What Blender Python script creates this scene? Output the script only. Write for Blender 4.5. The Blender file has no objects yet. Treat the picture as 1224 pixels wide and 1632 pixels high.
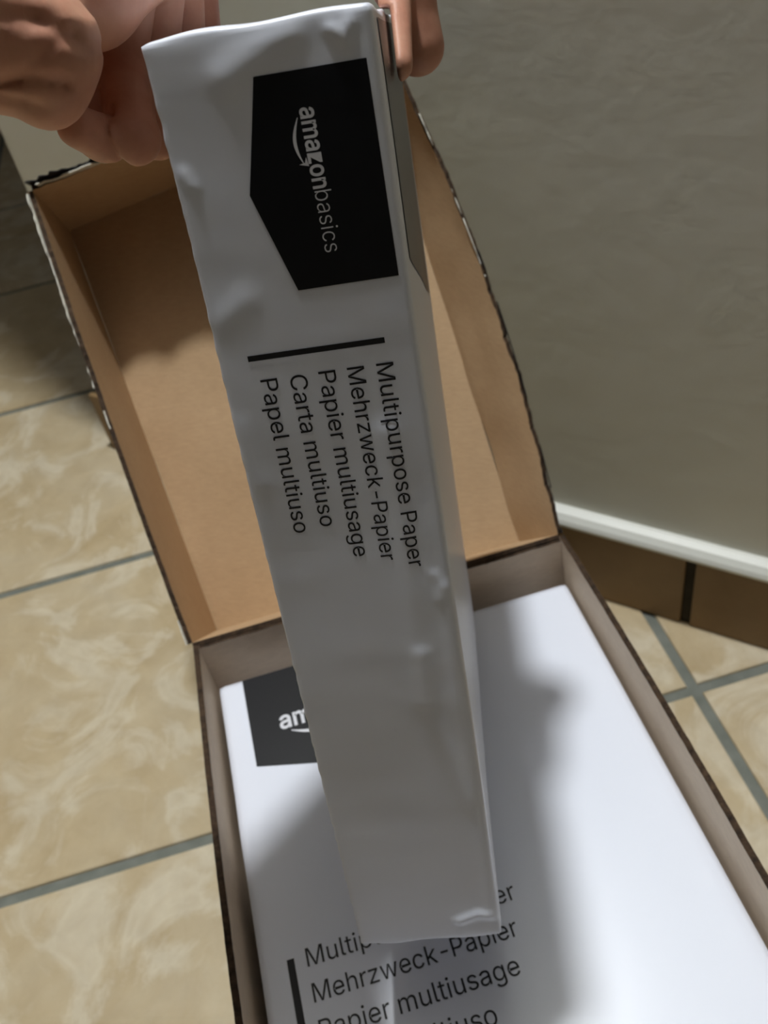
import bpy, bmesh, math, random
import numpy as np
from mathutils import Vector, Matrix, noise

scene = bpy.context.scene
COL = scene.collection
RIM = 0.235                      # height of the carton's rim above the floor

# ------------------------------------------------------------------ camera
CAM_R = ((0.9575866, -0.2441566, -0.1530210),      # image right
         (-0.2780525, -0.6436551, -0.7130182),     # image down
         (0.0755954, 0.7253245, -0.6842439))       # view direction
cam_d = bpy.data.cameras.new('camera')
cam_d.sensor_fit = 'VERTICAL'
cam_d.sensor_height = 32.0
cam_d.sensor_width = 24.0
cam_d.lens = 1468.875 * 32.0 / 1632.0
cam_d.clip_start = 0.01
cam_d.dof.use_dof = True
cam_d.dof.focus_distance = 0.255
cam_d.dof.aperture_fstop = 20.0
cam = bpy.data.objects.new('camera', cam_d)
r, d, f = (Vector(v) for v in CAM_R)
m = Matrix.Identity(4)
for i in range(3):
    m[i][0], m[i][1], m[i][2] = r[i], -d[i], -f[i]
m.translation = Vector((0.084802, -0.354876, 0.391761 + RIM))
cam.matrix_world = m
COL.objects.link(cam)
scene.camera = cam

# ------------------------------------------------------------------ world, lamp, exposure
world = bpy.data.worlds.new('world')
scene.world = world
world.use_nodes = True
bg = world.node_tree.nodes['Background']
bg.inputs['Color'].default_value = (0.84, 0.92, 1.0, 1)
bg.inputs['Strength'].default_value = 0.012

lamp_d = bpy.data.lights.new('ceiling_bulb', 'POINT')
lamp_d.energy = 101.0
lamp_d.shadow_soft_size = 0.055
lamp_d.color = (0.95, 0.985, 1.0)
lamp = bpy.data.objects.new('ceiling_bulb', lamp_d)
lamp.location = (0.085, 0.275, 2.05)
COL.objects.link(lamp)

vs = scene.view_settings
vs.view_transform = 'Standard'
vs.look = 'None'
vs.gamma = 1.0
vs.use_curve_mapping = False
vs.exposure = 0.0

# ------------------------------------------------------------------ helpers
def tag(o, label=None, cat=None, group=None, kind=None):
    if label: o['label'] = label
    if cat: o['category'] = cat
    if group: o['group'] = group
    if kind: o['kind'] = kind
    return o

def empty(name, loc=(0, 0, 0), parent=None):
    o = bpy.data.objects.new(name, None)
    o.empty_display_size = 0.05
    o.location = loc
    o.parent = parent
    COL.objects.link(o)
    return o

def mesh_obj(name, verts, faces, mats, parent=None, mat_idx=None, smooth=False):
    me = bpy.data.meshes.new(name)
    me.from_pydata([tuple(v) for v in verts], [], faces)
    for mt in (mats if isinstance(mats, (list, tuple)) else [mats]):
        me.materials.append(mt)
    if mat_idx is not None:
        me.polygons.foreach_set('material_index', mat_idx)
    if smooth:
        me.polygons.foreach_set('use_smooth', [True] * len(me.polygons))
    me.update()
    o = bpy.data.objects.new(name, me)
    o.parent = parent
    COL.objects.link(o)
    return o

def bm_obj(name, bm, mats, parent=None, smooth=False):
    me = bpy.data.meshes.new(name)
    bm.normal_update()
    bm.to_mesh(me)
    bm.free()
    for mt in (mats if isinstance(mats, (list, tuple)) else [mats]):
        me.materials.append(mt)
    if smooth:
        me.polygons.foreach_set('use_smooth', [True] * len(me.polygons))
    o = bpy.data.objects.new(name, me)
    o.parent = parent
    COL.objects.link(o)
    return o

class NT:
    """tiny node-tree helper"""
    def __init__(self, name):
        self.m = bpy.data.materials.new(name)
        self.m.use_nodes = True
        self.t = self.m.node_tree
        self.b = self.t.nodes['Principled BSDF']
    def n(self, kind, **kw):
        nd = self.t.nodes.new(kind)
        for k, v in kw.items():
            if k in nd.inputs.keys():
                s = nd.inputs[k]
                if isinstance(v, bpy.types.NodeSocket): self.t.links.new(v, s)
                else: s.default_value = v
            else:
                setattr(nd, k, v)
        return nd
    def link(self, a, b): self.t.links.new(a, b)
    def ramp(self, fac, stops, interp='LINEAR'):
        nd = self.t.nodes.new('ShaderNodeValToRGB')
        nd.color_ramp.interpolation = interp
        els = nd.color_ramp.elements
        while len(els) < len(stops): els.new(0.5)
        for e, (p, c) in zip(els, stops):
            e.position = p
            e.color = tuple(c) + (1,) if len(c) == 3 else c
        self.t.links.new(fac, nd.inputs['Fac'])
        return nd.outputs['Color']
    def mix(self, fac, a, b, mode='MIX'):
        nd = self.t.nodes.new('ShaderNodeMix')
        nd.data_type = 'RGBA'
        nd.blend_type = mode
        for s, v in ((nd.inputs[0], fac), (nd.inputs[6], a), (nd.inputs[7], b)):
            if isinstance(v, bpy.types.NodeSocket): self.t.links.new(v, s)
            elif isinstance(v, (int, float)): s.default_value = v
            else: s.default_value = tuple(v) + (1,) if len(v) == 3 else v
        return nd.outputs[2]
    def noise(self, vec, scale, detail=4.0, rough=0.5, dist=0.0):
        nd = self.n('ShaderNodeTexNoise')
        nd.inputs['Scale'].default_value = scale
        nd.inputs['Detail'].default_value = detail
        nd.inputs['Roughness'].default_value = rough
        nd.inputs['Distortion'].default_value = dist
        if vec is not None: self.t.links.new(vec, nd.inputs['Vector'])
        return nd.outputs['Fac']
    def bump(self, h, strength, dist=0.001, normal=None):
        nd = self.n('ShaderNodeBump')
        nd.inputs['Strength'].default_value = strength
        nd.inputs['Distance'].default_value = dist
        self.t.links.new(h, nd.inputs['Height'])
        if normal is not None: self.t.links.new(normal, nd.inputs['Normal'])
        return nd.outputs['Normal']
    def set(self, **kw):
        for k, v in kw.items():
            k = k.replace('_', ' ')
            if isinstance(v, bpy.types.NodeSocket): self.t.links.new(v, self.b.inputs[k])
            elif isinstance(v, tuple) and len(v) == 3 and self.b.inputs[k].type == 'RGBA': self.b.inputs[k].default_value = v + (1,)
            else: self.b.inputs[k].default_value = v
        return self.m

# ------------------------------------------------------------------ materials
def mat_tile():
    t = NT('beige_stone_tile')
    pos = t.n('ShaderNodeNewGeometry').outputs['Position']
    rnd = t.n('ShaderNodeObjectInfo').outputs['Random']
    add = t.n('ShaderNodeVectorMath', operation='MULTIPLY_ADD')
    t.link(rnd, add.inputs[0]); add.inputs[1].default_value = (7, 13, 3); t.link(pos, add.inputs[2])
    v = add.outputs[0]
    big = t.noise(v, 7.0, 6, 0.62, 0.9)
    fine = t.noise(v, 38.0, 5, 0.6, 0.4)
    vein = t.noise(v, 11.0, 7, 0.58, 1.6)
    base = t.ramp(big, [(0.30, (0.49, 0.375, 0.215)), (0.48, (0.545, 0.435, 0.27)), (0.62, (0.575, 0.475, 0.315)), (0.78, (0.545, 0.465, 0.335))])
    pale = t.ramp(vein, [(0.50, (0, 0, 0)), (0.60, (0.85, 0.85, 0.85)), (0.72, (0.35, 0.35, 0.35))])
    c = t.mix(pale, base, (0.68, 0.60, 0.45))
    mul = t.ramp(fine, [(0.3, (0.9, 0.88, 0.86)), (0.7, (1.05, 1.05, 1.05))])
    c = t.mix(1.0, c, mul, 'MULTIPLY')
    t.set(Base_Color=c, Roughness=0.5, Specular_IOR_Level=0.3, Normal=t.bump(fine, 0.25, 0.0008))
    return t.m

def mat_noise(name, c1, c2, scale, rough=0.8, bump=0.1, bdist=0.0005, spec=0.3, bscale=None):
    t = NT(name)
    tc = t.n('ShaderNodeTexCoord').outputs['Object']
    n = t.noise(tc, scale, 5, 0.6)
    c = t.ramp(n, [(0.3, c1), (0.7, c2)])
    b = t.noise(tc, bscale or scale * 3, 4, 0.6)
    t.set(Base_Color=c, Roughness=rough, Specular_IOR_Level=spec, Normal=t.bump(b, bump, bdist))
    return t.m

def mat_kraft(name, c1, c2):
    t = NT(name)
    tc = t.n('ShaderNodeTexCoord').outputs['Object']
    mp = t.n('ShaderNodeMapping'); t.link(tc, mp.inputs['Vector']); mp.inputs['Scale'].default_value = (1, 1, 5)
    n = t.noise(tc, 14.0, 5, 0.6, 0.3)
    fib = t.noise(mp.outputs[0], 160.0, 3, 0.7)
    c = t.ramp(n, [(0.3, c1), (0.7, c2)])
    c = t.mix(0.35, c, t.ramp(fib, [(0.3, (0.75, 0.72, 0.70)), (0.7, (1.1, 1.1, 1.1))]), 'MULTIPLY')
    t.set(Base_Color=c, Roughness=0.62, Specular_IOR_Level=0.3, Normal=t.bump(n, 0.3, 0.0015))
    return t.m

def mat_liner():
    """outer printed liner: white with broad black print"""
    t = NT('printed_outer_liner')
    tc = t.n('ShaderNodeTexCoord').outputs['Object']
    n = t.noise(tc, 17.0, 2, 0.5)
    c = t.ramp(n, [(0.0, (0.012, 0.012, 0.014)), (0.50, (0.012, 0.012, 0.014)), (0.53, (0.62, 0.64, 0.58)), (1.0, (0.66, 0.67, 0.62))])
    t.set(Base_Color=c, Roughness=0.5)
    return t.m

def mat_wrap():
    t = NT('white_ream_wrapper')
    tc = t.n('ShaderNodeTexCoord').outputs['Object']
    mp = t.n('ShaderNodeMapping'); t.link(tc, mp.inputs['Vector']); mp.inputs['Scale'].default_value = (1.0, 1.0, 1.0)
    n = t.noise(mp.outputs[0], 22.0, 3, 0.5, 0.6)
    n2 = t.noise(mp.outputs[0], 90.0, 3, 0.5)
    nb = t.bump(n, 0.07, 0.004)
    nb = t.bump(n2, 0.05, 0.001, nb)
    t.set(Base_Color=(0.795, 0.82, 0.91), Roughness=0.36, Specular_IOR_Level=0.45, Normal=nb,
          Coat_Weight=0.25, Coat_Roughness=0.22)
    return t.m

def mat_ink(name, col, rough):
    t = NT(name)
    tc = t.n('ShaderNodeTexCoord').outputs['Object']
    n = t.noise(tc, 60.0, 2, 0.5)
    t.set(Base_Color=col, Roughness=rough, Specular_IOR_Level=0.4, Normal=t.bump(n, 0.05, 0.001))
    return t.m

def mat_skin():
    t = NT('skin')
    tc = t.n('ShaderNodeTexCoord').outputs['Object']
    n = t.noise(tc, 55.0, 5, 0.6)
    n2 = t.noise(tc, 420.0, 3, 0.6)
    mp = t.n('ShaderNodeMapping'); t.link(tc, mp.inputs['Vector']); mp.inputs['Scale'].default_value = (2.5, 1.0, 1.0)
    n3 = t.noise(mp.outputs[0], 140.0, 4, 0.65, 1.0)
    c = t.ramp(n, [(0.28, (0.46, 0.205, 0.135)), (0.52, (0.55, 0.275, 0.185)), (0.75, (0.60, 0.33, 0.22))])
    nb = t.bump(n3, 0.12, 0.001)
    nb = t.bump(n2, 0.2, 0.0004, nb)
    t.set(Base_Color=c, Roughness=0.5, Specular_IOR_Level=0.35, Subsurface_Weight=0.12,
          Subsurface_Radius=(0.010, 0.004, 0.002), Subsurface_Scale=0.35, Normal=nb)
    return t.m

M_TILE = mat_tile()
M_GROUT = mat_noise('grey_grout', (0.155, 0.165, 0.14), (0.22, 0.23, 0.20), 60, 0.9, 0.4)
M_WALL = mat_noise('white_wall_paint', (0.84, 0.83, 0.745), (0.89, 0.88, 0.795), 9, 0.55, 0.35, 0.0012, 0.35, 38)
M_CEIL = mat_noise('ceiling_plaster', (0.22, 0.21, 0.20), (0.27, 0.26, 0.245), 6, 0.9, 0.2)
M_LEDGE = mat_noise('white_ledge_paint', (0.74, 0.74, 0.68), (0.80, 0.80, 0.74), 20, 0.4, 0.15)
M_SKIRT = mat_noise('brown_skirting_tile', (0.22, 0.135, 0.06), (0.31, 0.20, 0.095), 12, 0.45, 0.1)
M_DARKGROUT = mat_noise('dark_joint_grout', (0.035, 0.028, 0.018), (0.06, 0.05, 0.035), 60, 0.9, 0.3)
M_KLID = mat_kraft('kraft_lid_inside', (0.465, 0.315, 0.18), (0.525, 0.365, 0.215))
M_KBOX = mat_kraft('kraft_box_bounce_tint', (0.74, 0.60, 0.45), (0.80, 0.67, 0.52))  # paler, greyer kraft than the lid: light bounced off the reams put into colour
M_EDGE = mat_noise('torn_cardboard_edge', (0.018, 0.011, 0.007), (0.085, 0.05, 0.027), 260, 0.9, 0.8, 0.001)
M_LINER = mat_liner()
M_FIBRE = mat_noise('torn_white_paper_fibre', (0.62, 0.58, 0.48), (0.80, 0.77, 0.68), 150, 0.9, 0.6, 0.0006)
M_WRAP = mat_wrap()
M_BLACK = mat_ink('black_print', (0.006, 0.006, 0.0075), 0.42)
M_TEXT = mat_ink('black_lettering', (0.010, 0.010, 0.012), 0.5)
M_LOGO = mat_ink('white_lettering', (0.72, 0.72, 0.76), 0.5)
M_GLOSS = mat_ink('glossy_black_print', (0.012, 0.012, 0.014), 0.3)
M_SKIN = mat_skin()

# ------------------------------------------------------------------ floor
TA, TY, TX, TS = -0.00705, 0.0204, 0.3326, 0.3264
GW = 0.0085
def build_floor():
    v = [(-2.2, -1.6, -0.02), (2.0, -1.6, -0.02), (2.0, 3.2, -0.02), (-2.2, 3.2, -0.02),
         (-2.2, -1.6, -0.0022), (2.0, -1.6, -0.0022), (2.0, 3.2, -0.0022), (-2.2, 3.2, -0.0022)]
    fl = mesh_obj('floor', v, [(3, 2, 1, 0), (4, 5, 6, 7), (0, 1, 5, 4), (1, 2, 6, 5), (2, 3, 7, 6), (3, 0, 4, 7)], M_GROUT)
    tag(fl, 'beige stone tiled floor with grey grout', kind='structure')
    # one tile, shared
    bm = bmesh.new()
    bmesh.ops.create_cube(bm, size=1.0)
    s = TS - GW
    bmesh.ops.scale(bm, vec=(s, s, 0.012), verts=bm.verts)
    bmesh.ops.translate(bm, vec=(0, 0, -0.006), verts=bm.verts)
    top = [e for e in bm.edges if all(abs(vv.co.z) < 1e-6 for vv in e.verts)]
    bmesh.ops.bevel(bm, geom=top, offset=0.0016, segments=2, affect='EDGES', profile=0.5)
    first = bm_obj('tile', bm, M_TILE, fl)
    ca, sa = math.cos(TA), math.sin(TA)
    k = 0
    for i in range(-7, 5):
        for j in range(-5, 9):
            cx = TX + (i + 0.5) * TS
            cy = TY + (j + 0.5) * TS
            x, y = cx * ca - cy * sa, cx * sa + cy * ca
            if x * 0.7003 + y * 0.7139 > 0.52 and x > 0.15: continue    # behind the wall
            if not (-2.1 < x < 1.9 and -1.5 < y < 3.1): continue
            o = first if k == 0 else first.copy()
            if k: COL.objects.link(o)
            o.parent = fl
            o.location = (x, y, 0)
            o.rotation_euler = (0, 0, TA)
            k += 1
build_floor()

# ------------------------------------------------------------------ wall, ledge, skirting
WN = Vector((0.70027, 0.71388, 0))             # pointing into the wall
WD = Vector((0.71388, -0.70027, 0))            # along the wall, to the right
WO = Vector((0.222, 0, 0)) + WN * 0.14883      # foot of the skirting's front face
def wp(s, n, z): return WO + WD * s + WN * n + Vector((0, 0, z))
def wall_prism(name, s0, s1, prof, mat, parent=None, smooth=False):
    n = len(prof)
    v = [wp(s0, a, z) for a, z in prof] + [wp(s1, a, z) for a, z in prof]
    fc = [(i, (i + 1) % n, n + (i + 1) % n, n + i) for i in range(n)]
    fc += [tuple(range(n))[::-1], tuple(range(n, 2 * n))]
    o = mesh_obj(name, v, fc, mat, parent, smooth=smooth)
    bm = bmesh.new(); bm.from_mesh(o.data); bmesh.ops.recalc_face_normals(bm, faces=bm.faces); bm.to_mesh(o.data); bm.free()
    return o
S_END = -0.582
wall = wall_prism('wall_right', S_END, 1.75, [(0.011, 0.0), (0.011, 2.5), (0.13, 2.5), (0.13, 0.0)], M_WALL)
tag(wall, 'off-white painted wall running behind the open carton', kind='structure')
led = wall_prism('trim_1', S_END, 1.75, [(-0.002, 0.0785), (-0.0025, 0.0815), (-0.001, 0.0845), (0.003, 0.0885), (0.008, 0.0905), (0.012, 0.091), (0.012, 0.0785)], M_LEDGE)
tag(led, 'white rounded ledge along the top of the brown skirting', kind='structure')
base = wall_prism('baseboard_right', S_END, 1.75, [(0.003, 0.0), (0.003, 0.0785), (0.0112, 0.0785), (0.0112, 0.0)], M_DARKGROUT)
tag(base, 'brown tiled skirting at the foot of the white wall', kind='structure')
joint = (Vector((0.3547, 0.0783, 0)) - WO).dot(WD)
SL, SG = 0.330, 0.008
bm = bmesh.new()
bmesh.ops.create_cube(bm, size=1.0)
bmesh.ops.scale(bm, vec=(SL - SG, 0.006, 0.0775), verts=bm.verts)
bmesh.ops.bevel(bm, geom=list(bm.edges), offset=0.001, segments=2, affect='EDGES', profile=0.5)
first = bm_obj('skirting_tile', bm, M_SKIRT, base)
for k, i in enumerate(range(-2, 5)):
    c = wp(joint + (i + 0.5) * SL, 0.003, 0.0393)
    o = first if k == 0 else first.copy()
    if k: COL.objects.link(o)
    o.parent = base
    o.location = c
    o.rotation_euler = (0, 0, math.atan2(WD.y, WD.x))

bw = mesh_obj('wall_back', [(-2.2, 2.9, 0), (2.0, 2.9, 0), (2.0, 3.0, 0), (-2.2, 3.0, 0), (-2.2, 2.9, 2.5), (2.0, 2.9, 2.5), (2.0, 3.0, 2.5), (-2.2, 3.0, 2.5)],
              [(3, 2, 1, 0), (4, 5, 6, 7), (0, 1, 5, 4), (1, 2, 6, 5), (2, 3, 7, 6), (3, 0, 4, 7)], M_CEIL)
tag(bw, 'grey wall far behind the end of the near wall', kind='structure')

cl = mesh_obj('ceiling', [(-2.2, -1.6, 2.5), (2.0, -1.6, 2.5), (2.0, 3.0, 2.5), (-2.2, 3.0, 2.5), (-2.2, -1.6, 2.6), (2.0, -1.6, 2.6), (2.0, 3.0, 2.6), (-2.2, 3.0, 2.6)],
              [(3, 2, 1, 0), (4, 5, 6, 7), (0, 1, 5, 4), (1, 2, 6, 5), (2, 3, 7, 6), (3, 0, 4, 7)], M_CEIL)
tag(cl, 'grey plaster ceiling above the room', kind='structure')

# ------------------------------------------------------------------ carton
def hashn(x, seed):
    return noise.noise(Vector((x, seed * 7.31, seed * 1.7)))

def slab(name, P, N, th, nu, nv, mats, parent, jag=None, slot=(0, 1, 2)):
    """sheet with thickness: P(u,v) inner surface, N outward; jag(u) extends the v=1 edge along dP/dv"""
    vin, vout = [], []
    for j in range(nv + 1):
        for i in range(nu + 1):
            u, v = i / nu, j / nv
            p = P(u, v)
            if jag and j == nv:
                dv = (P(u, 1.0) - P(u, 0.97)).normalized()
                p = p + dv * jag(u)
            n = N(u, v) if callable(N) else N
            vin.append(p)
            vout.append(p + n * th)
    W_ = nu + 1
    off = len(vin)
    faces, mi = [], []
    for j in range(nv):
        for i in range(nu):
            a = j * W_ + i
            faces.append((a, a + 1, a + 1 + W_, a + W_)); mi.append(slot[0])
            faces.append((off + a, off + a + W_, off + a + 1 + W_, off + a + 1)); mi.append(slot[1])
    for i in range(nu):
        a = i; faces.append((a, off + a, off + a + 1, a + 1)); mi.append(slot[2])
        a = nv * W_ + i; faces.append((a, a + 1, off + a + 1, off + a)); mi.append(slot[2])
    for j in range(nv):
        a = j * W_; faces.append((a, a + W_, off + a + W_, off + a)); mi.append(slot[2])
        a = j * W_ + nu; faces.append((a, off + a, off + a + W_, a + W_)); mi.append(slot[2])
    o = mesh_obj(name, vin + vout, faces, mats, parent, mi)
    bm = bmesh.new(); bm.from_mesh(o.data); bmesh.ops.recalc_face_normals(bm, faces=bm.faces); bm.to_mesh(o.data); bm.free()
    return o

def bil(p00, p10, p11, p01):
    p00, p10, p11, p01 = map(Vector, (p00, p10, p11, p01))
    return lambda u, v: (p00 * (1 - u) + p10 * u) * (1 - v) + (p01 * (1 - u) + p11 * u) * v

BW, BD, TH = 0.222, 0.326, 0.0032
carton = empty('cardboard_carton', (0, 0, 0))
tag(carton, 'opened cardboard carton of paper reams with torn-back lid on tiled floor', 'carton')

def rimjag(seed, n):
    def f(u):
        return 0.0005 * hashn(u * n * 2.3, seed) + 0.0004 * hashn(u * n * 0.8, seed + 1) + 0.0012 * hashn(u * 3, seed + 3)
    return f
KB = [M_KBOX, M_LINER, M_EDGE]
z0, z1 = 0.004, RIM - 0.0005
# inner surface quads (u along, v up)
slab('back_wall', bil((TH, -TH, z0), (BW - TH, -TH, z0), (BW - TH, -TH, z1 - .001), (TH, -TH, z1 - .001)), Vector((0, 1, 0)), TH, 90, 4, KB, carton, rimjag(1, 30))
slab('front_wall', bil((TH, -BD + TH, z0), (BW - TH, -BD + TH, z0), (BW - TH, -BD + TH, z1), (TH, -BD + TH, z1)), Vector((0, -1, 0)), TH, 90, 4, KB, carton, rimjag(2, 30))
def side(x, sx, seed, name):
    base_ = bil((x, -BD, z0), (x, 0, z0), (x, 0, z1), (x, -BD, z1))
    def P(u, v):
        p = base_(u, v)
        bow = 0.0022 * math.sin(math.pi * u) * v * v      # walls belly out a little
        return p + Vector((sx * bow, 0, 0))
    return slab(name, P, Vector((sx, 0, 0)), TH, 150, 6, KB, carton, rimjag(seed, 46))
side(TH, -1, 5, 'side_wall')
side(BW - TH, 1, 8, 'side_wall')
slab('bottom_panel', bil((0, -BD, z0), (BW, -BD, z0), (BW, 0, z0), (0, 0, z0)), Vector((0, 0, -1)), 0.0036, 2, 2, KB, carton)

# lid : torn off along a perforation, hinged on the back wall, leaning against the wall
Z = Vector((0, 0, RIM))
FL0, FR0 = Vector((0.0, 0.0005, 0.0005)) + Z, Vector((0.2185, 0.0005, 0.0005)) + Z
FL1, FR1 = Vector((-0.019, 0.208, 0.188)) + Z, Vector((0.198, 0.175, 0.2216)) + Z
PL0, PR0 = Vector((0.0020, 0.071, -0.072)) + Z, Vector((0.2035, 0.028, -0.026)) + Z
PL1, PR1 = Vector((-0.0178, 0.2655, 0.1355)) + Z, Vector((0.1955, 0.219, 0.186)) + Z
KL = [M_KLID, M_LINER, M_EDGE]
lid_n = ((PL1 - PL0).cross(PR0 - PL0)).normalized()
if lid_n.y < 0: lid_n = -lid_n
panel = bil(PL0, PR0, PR1, PL1)
def panelP(u, v):
    return panel(u, v) + lid_n * (0.003 * math.sin(math.pi * u) * math.sin(math.pi * v) + 0.0012 * noise.noise(Vector((u * 3, v * 4, 2.2))))
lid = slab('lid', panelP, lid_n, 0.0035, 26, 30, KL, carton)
tag(lid, 'kraft brown inside of the lid')
def torn(seed, amp):
    def f(u):
        return amp * (0.9 * hashn(u * 9, seed) + 0.6 * hashn(u * 31, seed + 1) + 0.45 * hashn(u * 90, seed + 2))
    return f
def lnorm(a, b, c, outward):
    n = (b - a).cross(c - a).normalized()
    return n if n.dot(outward) > 0 else -n
# left flange: u along length (hinge -> far end), v from panel to front rim
nl = lnorm(PL0, PL1, FL0, Vector((-1, 0, 0)))
leftP0 = bil(PL0, PL1, FL1, FL0)
slab('lid_flange', lambda u, v: leftP0(u, v) + nl * (0.0015 * math.sin(math.pi * u) * v), nl, 0.0028, 160, 6, KL, lid, torn(11, 0.0016))
nr = lnorm(PR0, PR1, FR0, Vector((1, 0, 0)))
rightP0 = bil(PR0, PR1, FR1, FR0)
def rightP(u, v):
    bow = 0.0095 * math.sin(math.pi * min(1, u * 1.02)) * v ** 1.3
    rip = 0.0012 * noise.noise(Vector((u * 7, v * 2, 9.1)))
    return rightP0(u, v) + nr * (bow + rip)
slab('lid_flange', rightP, nr, 0.0028, 160, 8, KL, lid, torn(14, 0.0020))
nt = lnorm(PL1, PR1, FL1, Vector((0, 0.5, 1)))
topP0 = bil(PL1, PR1, FR1, FL1)
slab('lid_flange', lambda u, v: topP0(u, v) + nt * 0.002 * math.sin(math.pi * u) * v, nt, 0.0028, 120, 6, KL, lid, torn(17, 0.0018))
nb_ = lnorm(PL0, PR0, FL0, Vector((0, 0, -1)))
slab('hinge_strip', bil(PL0, PR0, FR0, FL0), nb_, 0.0025, 20, 4, KL, lid)

# torn paper liner standing proud along the lid's ragged edges
def fringe(name, A, B, dirv, nrm, off, lo, hi, seed, mat, parent, gap=0.0, n=150, bowf=None, u0=0.0, u1=1.0, base=-0.002):
    vs_, fs = [], []
    row = []
    for i in range(n + 1):
        u = u0 + (u1 - u0) * i / n
        p = A.lerp(B, u)
        if bowf: p = p + bowf(u)
        h = lo + (hi - lo) * max(0.0, min(1.0, 0.5 + 0.9 * hashn(u * 14, seed) + 0.6 * hashn(u * 55, seed + 2)))
        keep = hashn(u * 10, seed + 5) > gap
        q = p + nrm * off
        row.append((q + dirv * base, q + dirv * h, keep))
    run = []
    for i in range(n + 1):
        if row[i][2]:
            run.append(row[i])
        if run and (not row[i][2] or i == n):
            if len(run) > 2:
                vs_ = []
                for lo_, hi_, _k in run:
                    vs_ += [lo_, hi_, hi_ + nrm * 0.0006, lo_ + nrm * 0.0006]
                fs = [(0, 1, 2, 3), tuple(4 * (len(run) - 1) + j for j in (3, 2, 1, 0))]
                for j in range(len(run) - 1):
                    for c in range(4):
                        fs.append((4 * j + c, 4 * j + 4 + c, 4 * j + 4 + (c + 1) % 4, 4 * j + (c + 1) % 4))
                mesh_obj(name, vs_, fs, mat, parent)
            run = []
fdir = -lid_n
fringe('torn_liner', FL1, FR1, fdir, nt, 0.0029, 0.003, 0.0095, 21, M_BLACK, lid, -2.0)
fringe('torn_liner', FL1, FR1, fdir, nt, 0.0012, 0.0005, 0.0038, 25, M_FIBRE, lid, -0.02)
rb = lambda u: nr * 0.0095 * math.sin(math.pi * min(1, u * 1.02))
fringe('torn_liner', FR0, FR1, fdir, nr, 0.0029, 0.0004, 0.0036, 31, M_BLACK, lid, -0.12, bowf=rb, u1=0.60)
fringe('torn_liner', FR0, FR1, fdir, nr, 0.0012, 0.0, 0.0040, 35, M_FIBRE, lid, 0.05, bowf=rb, u0=0.45)
fringe('torn_liner', FL0, FL1, fdir, nl, 0.0029, 0.0, 0.0012, 41, M_FIBRE, lid, 0.12, u1=0.6)
fringe('torn_liner', FL0, FL1, fdir, nl, 0.0044, -0.002, 0.0010, 47, M_FIBRE, lid, -0.9, u0=0.56, base=-0.006)

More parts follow.
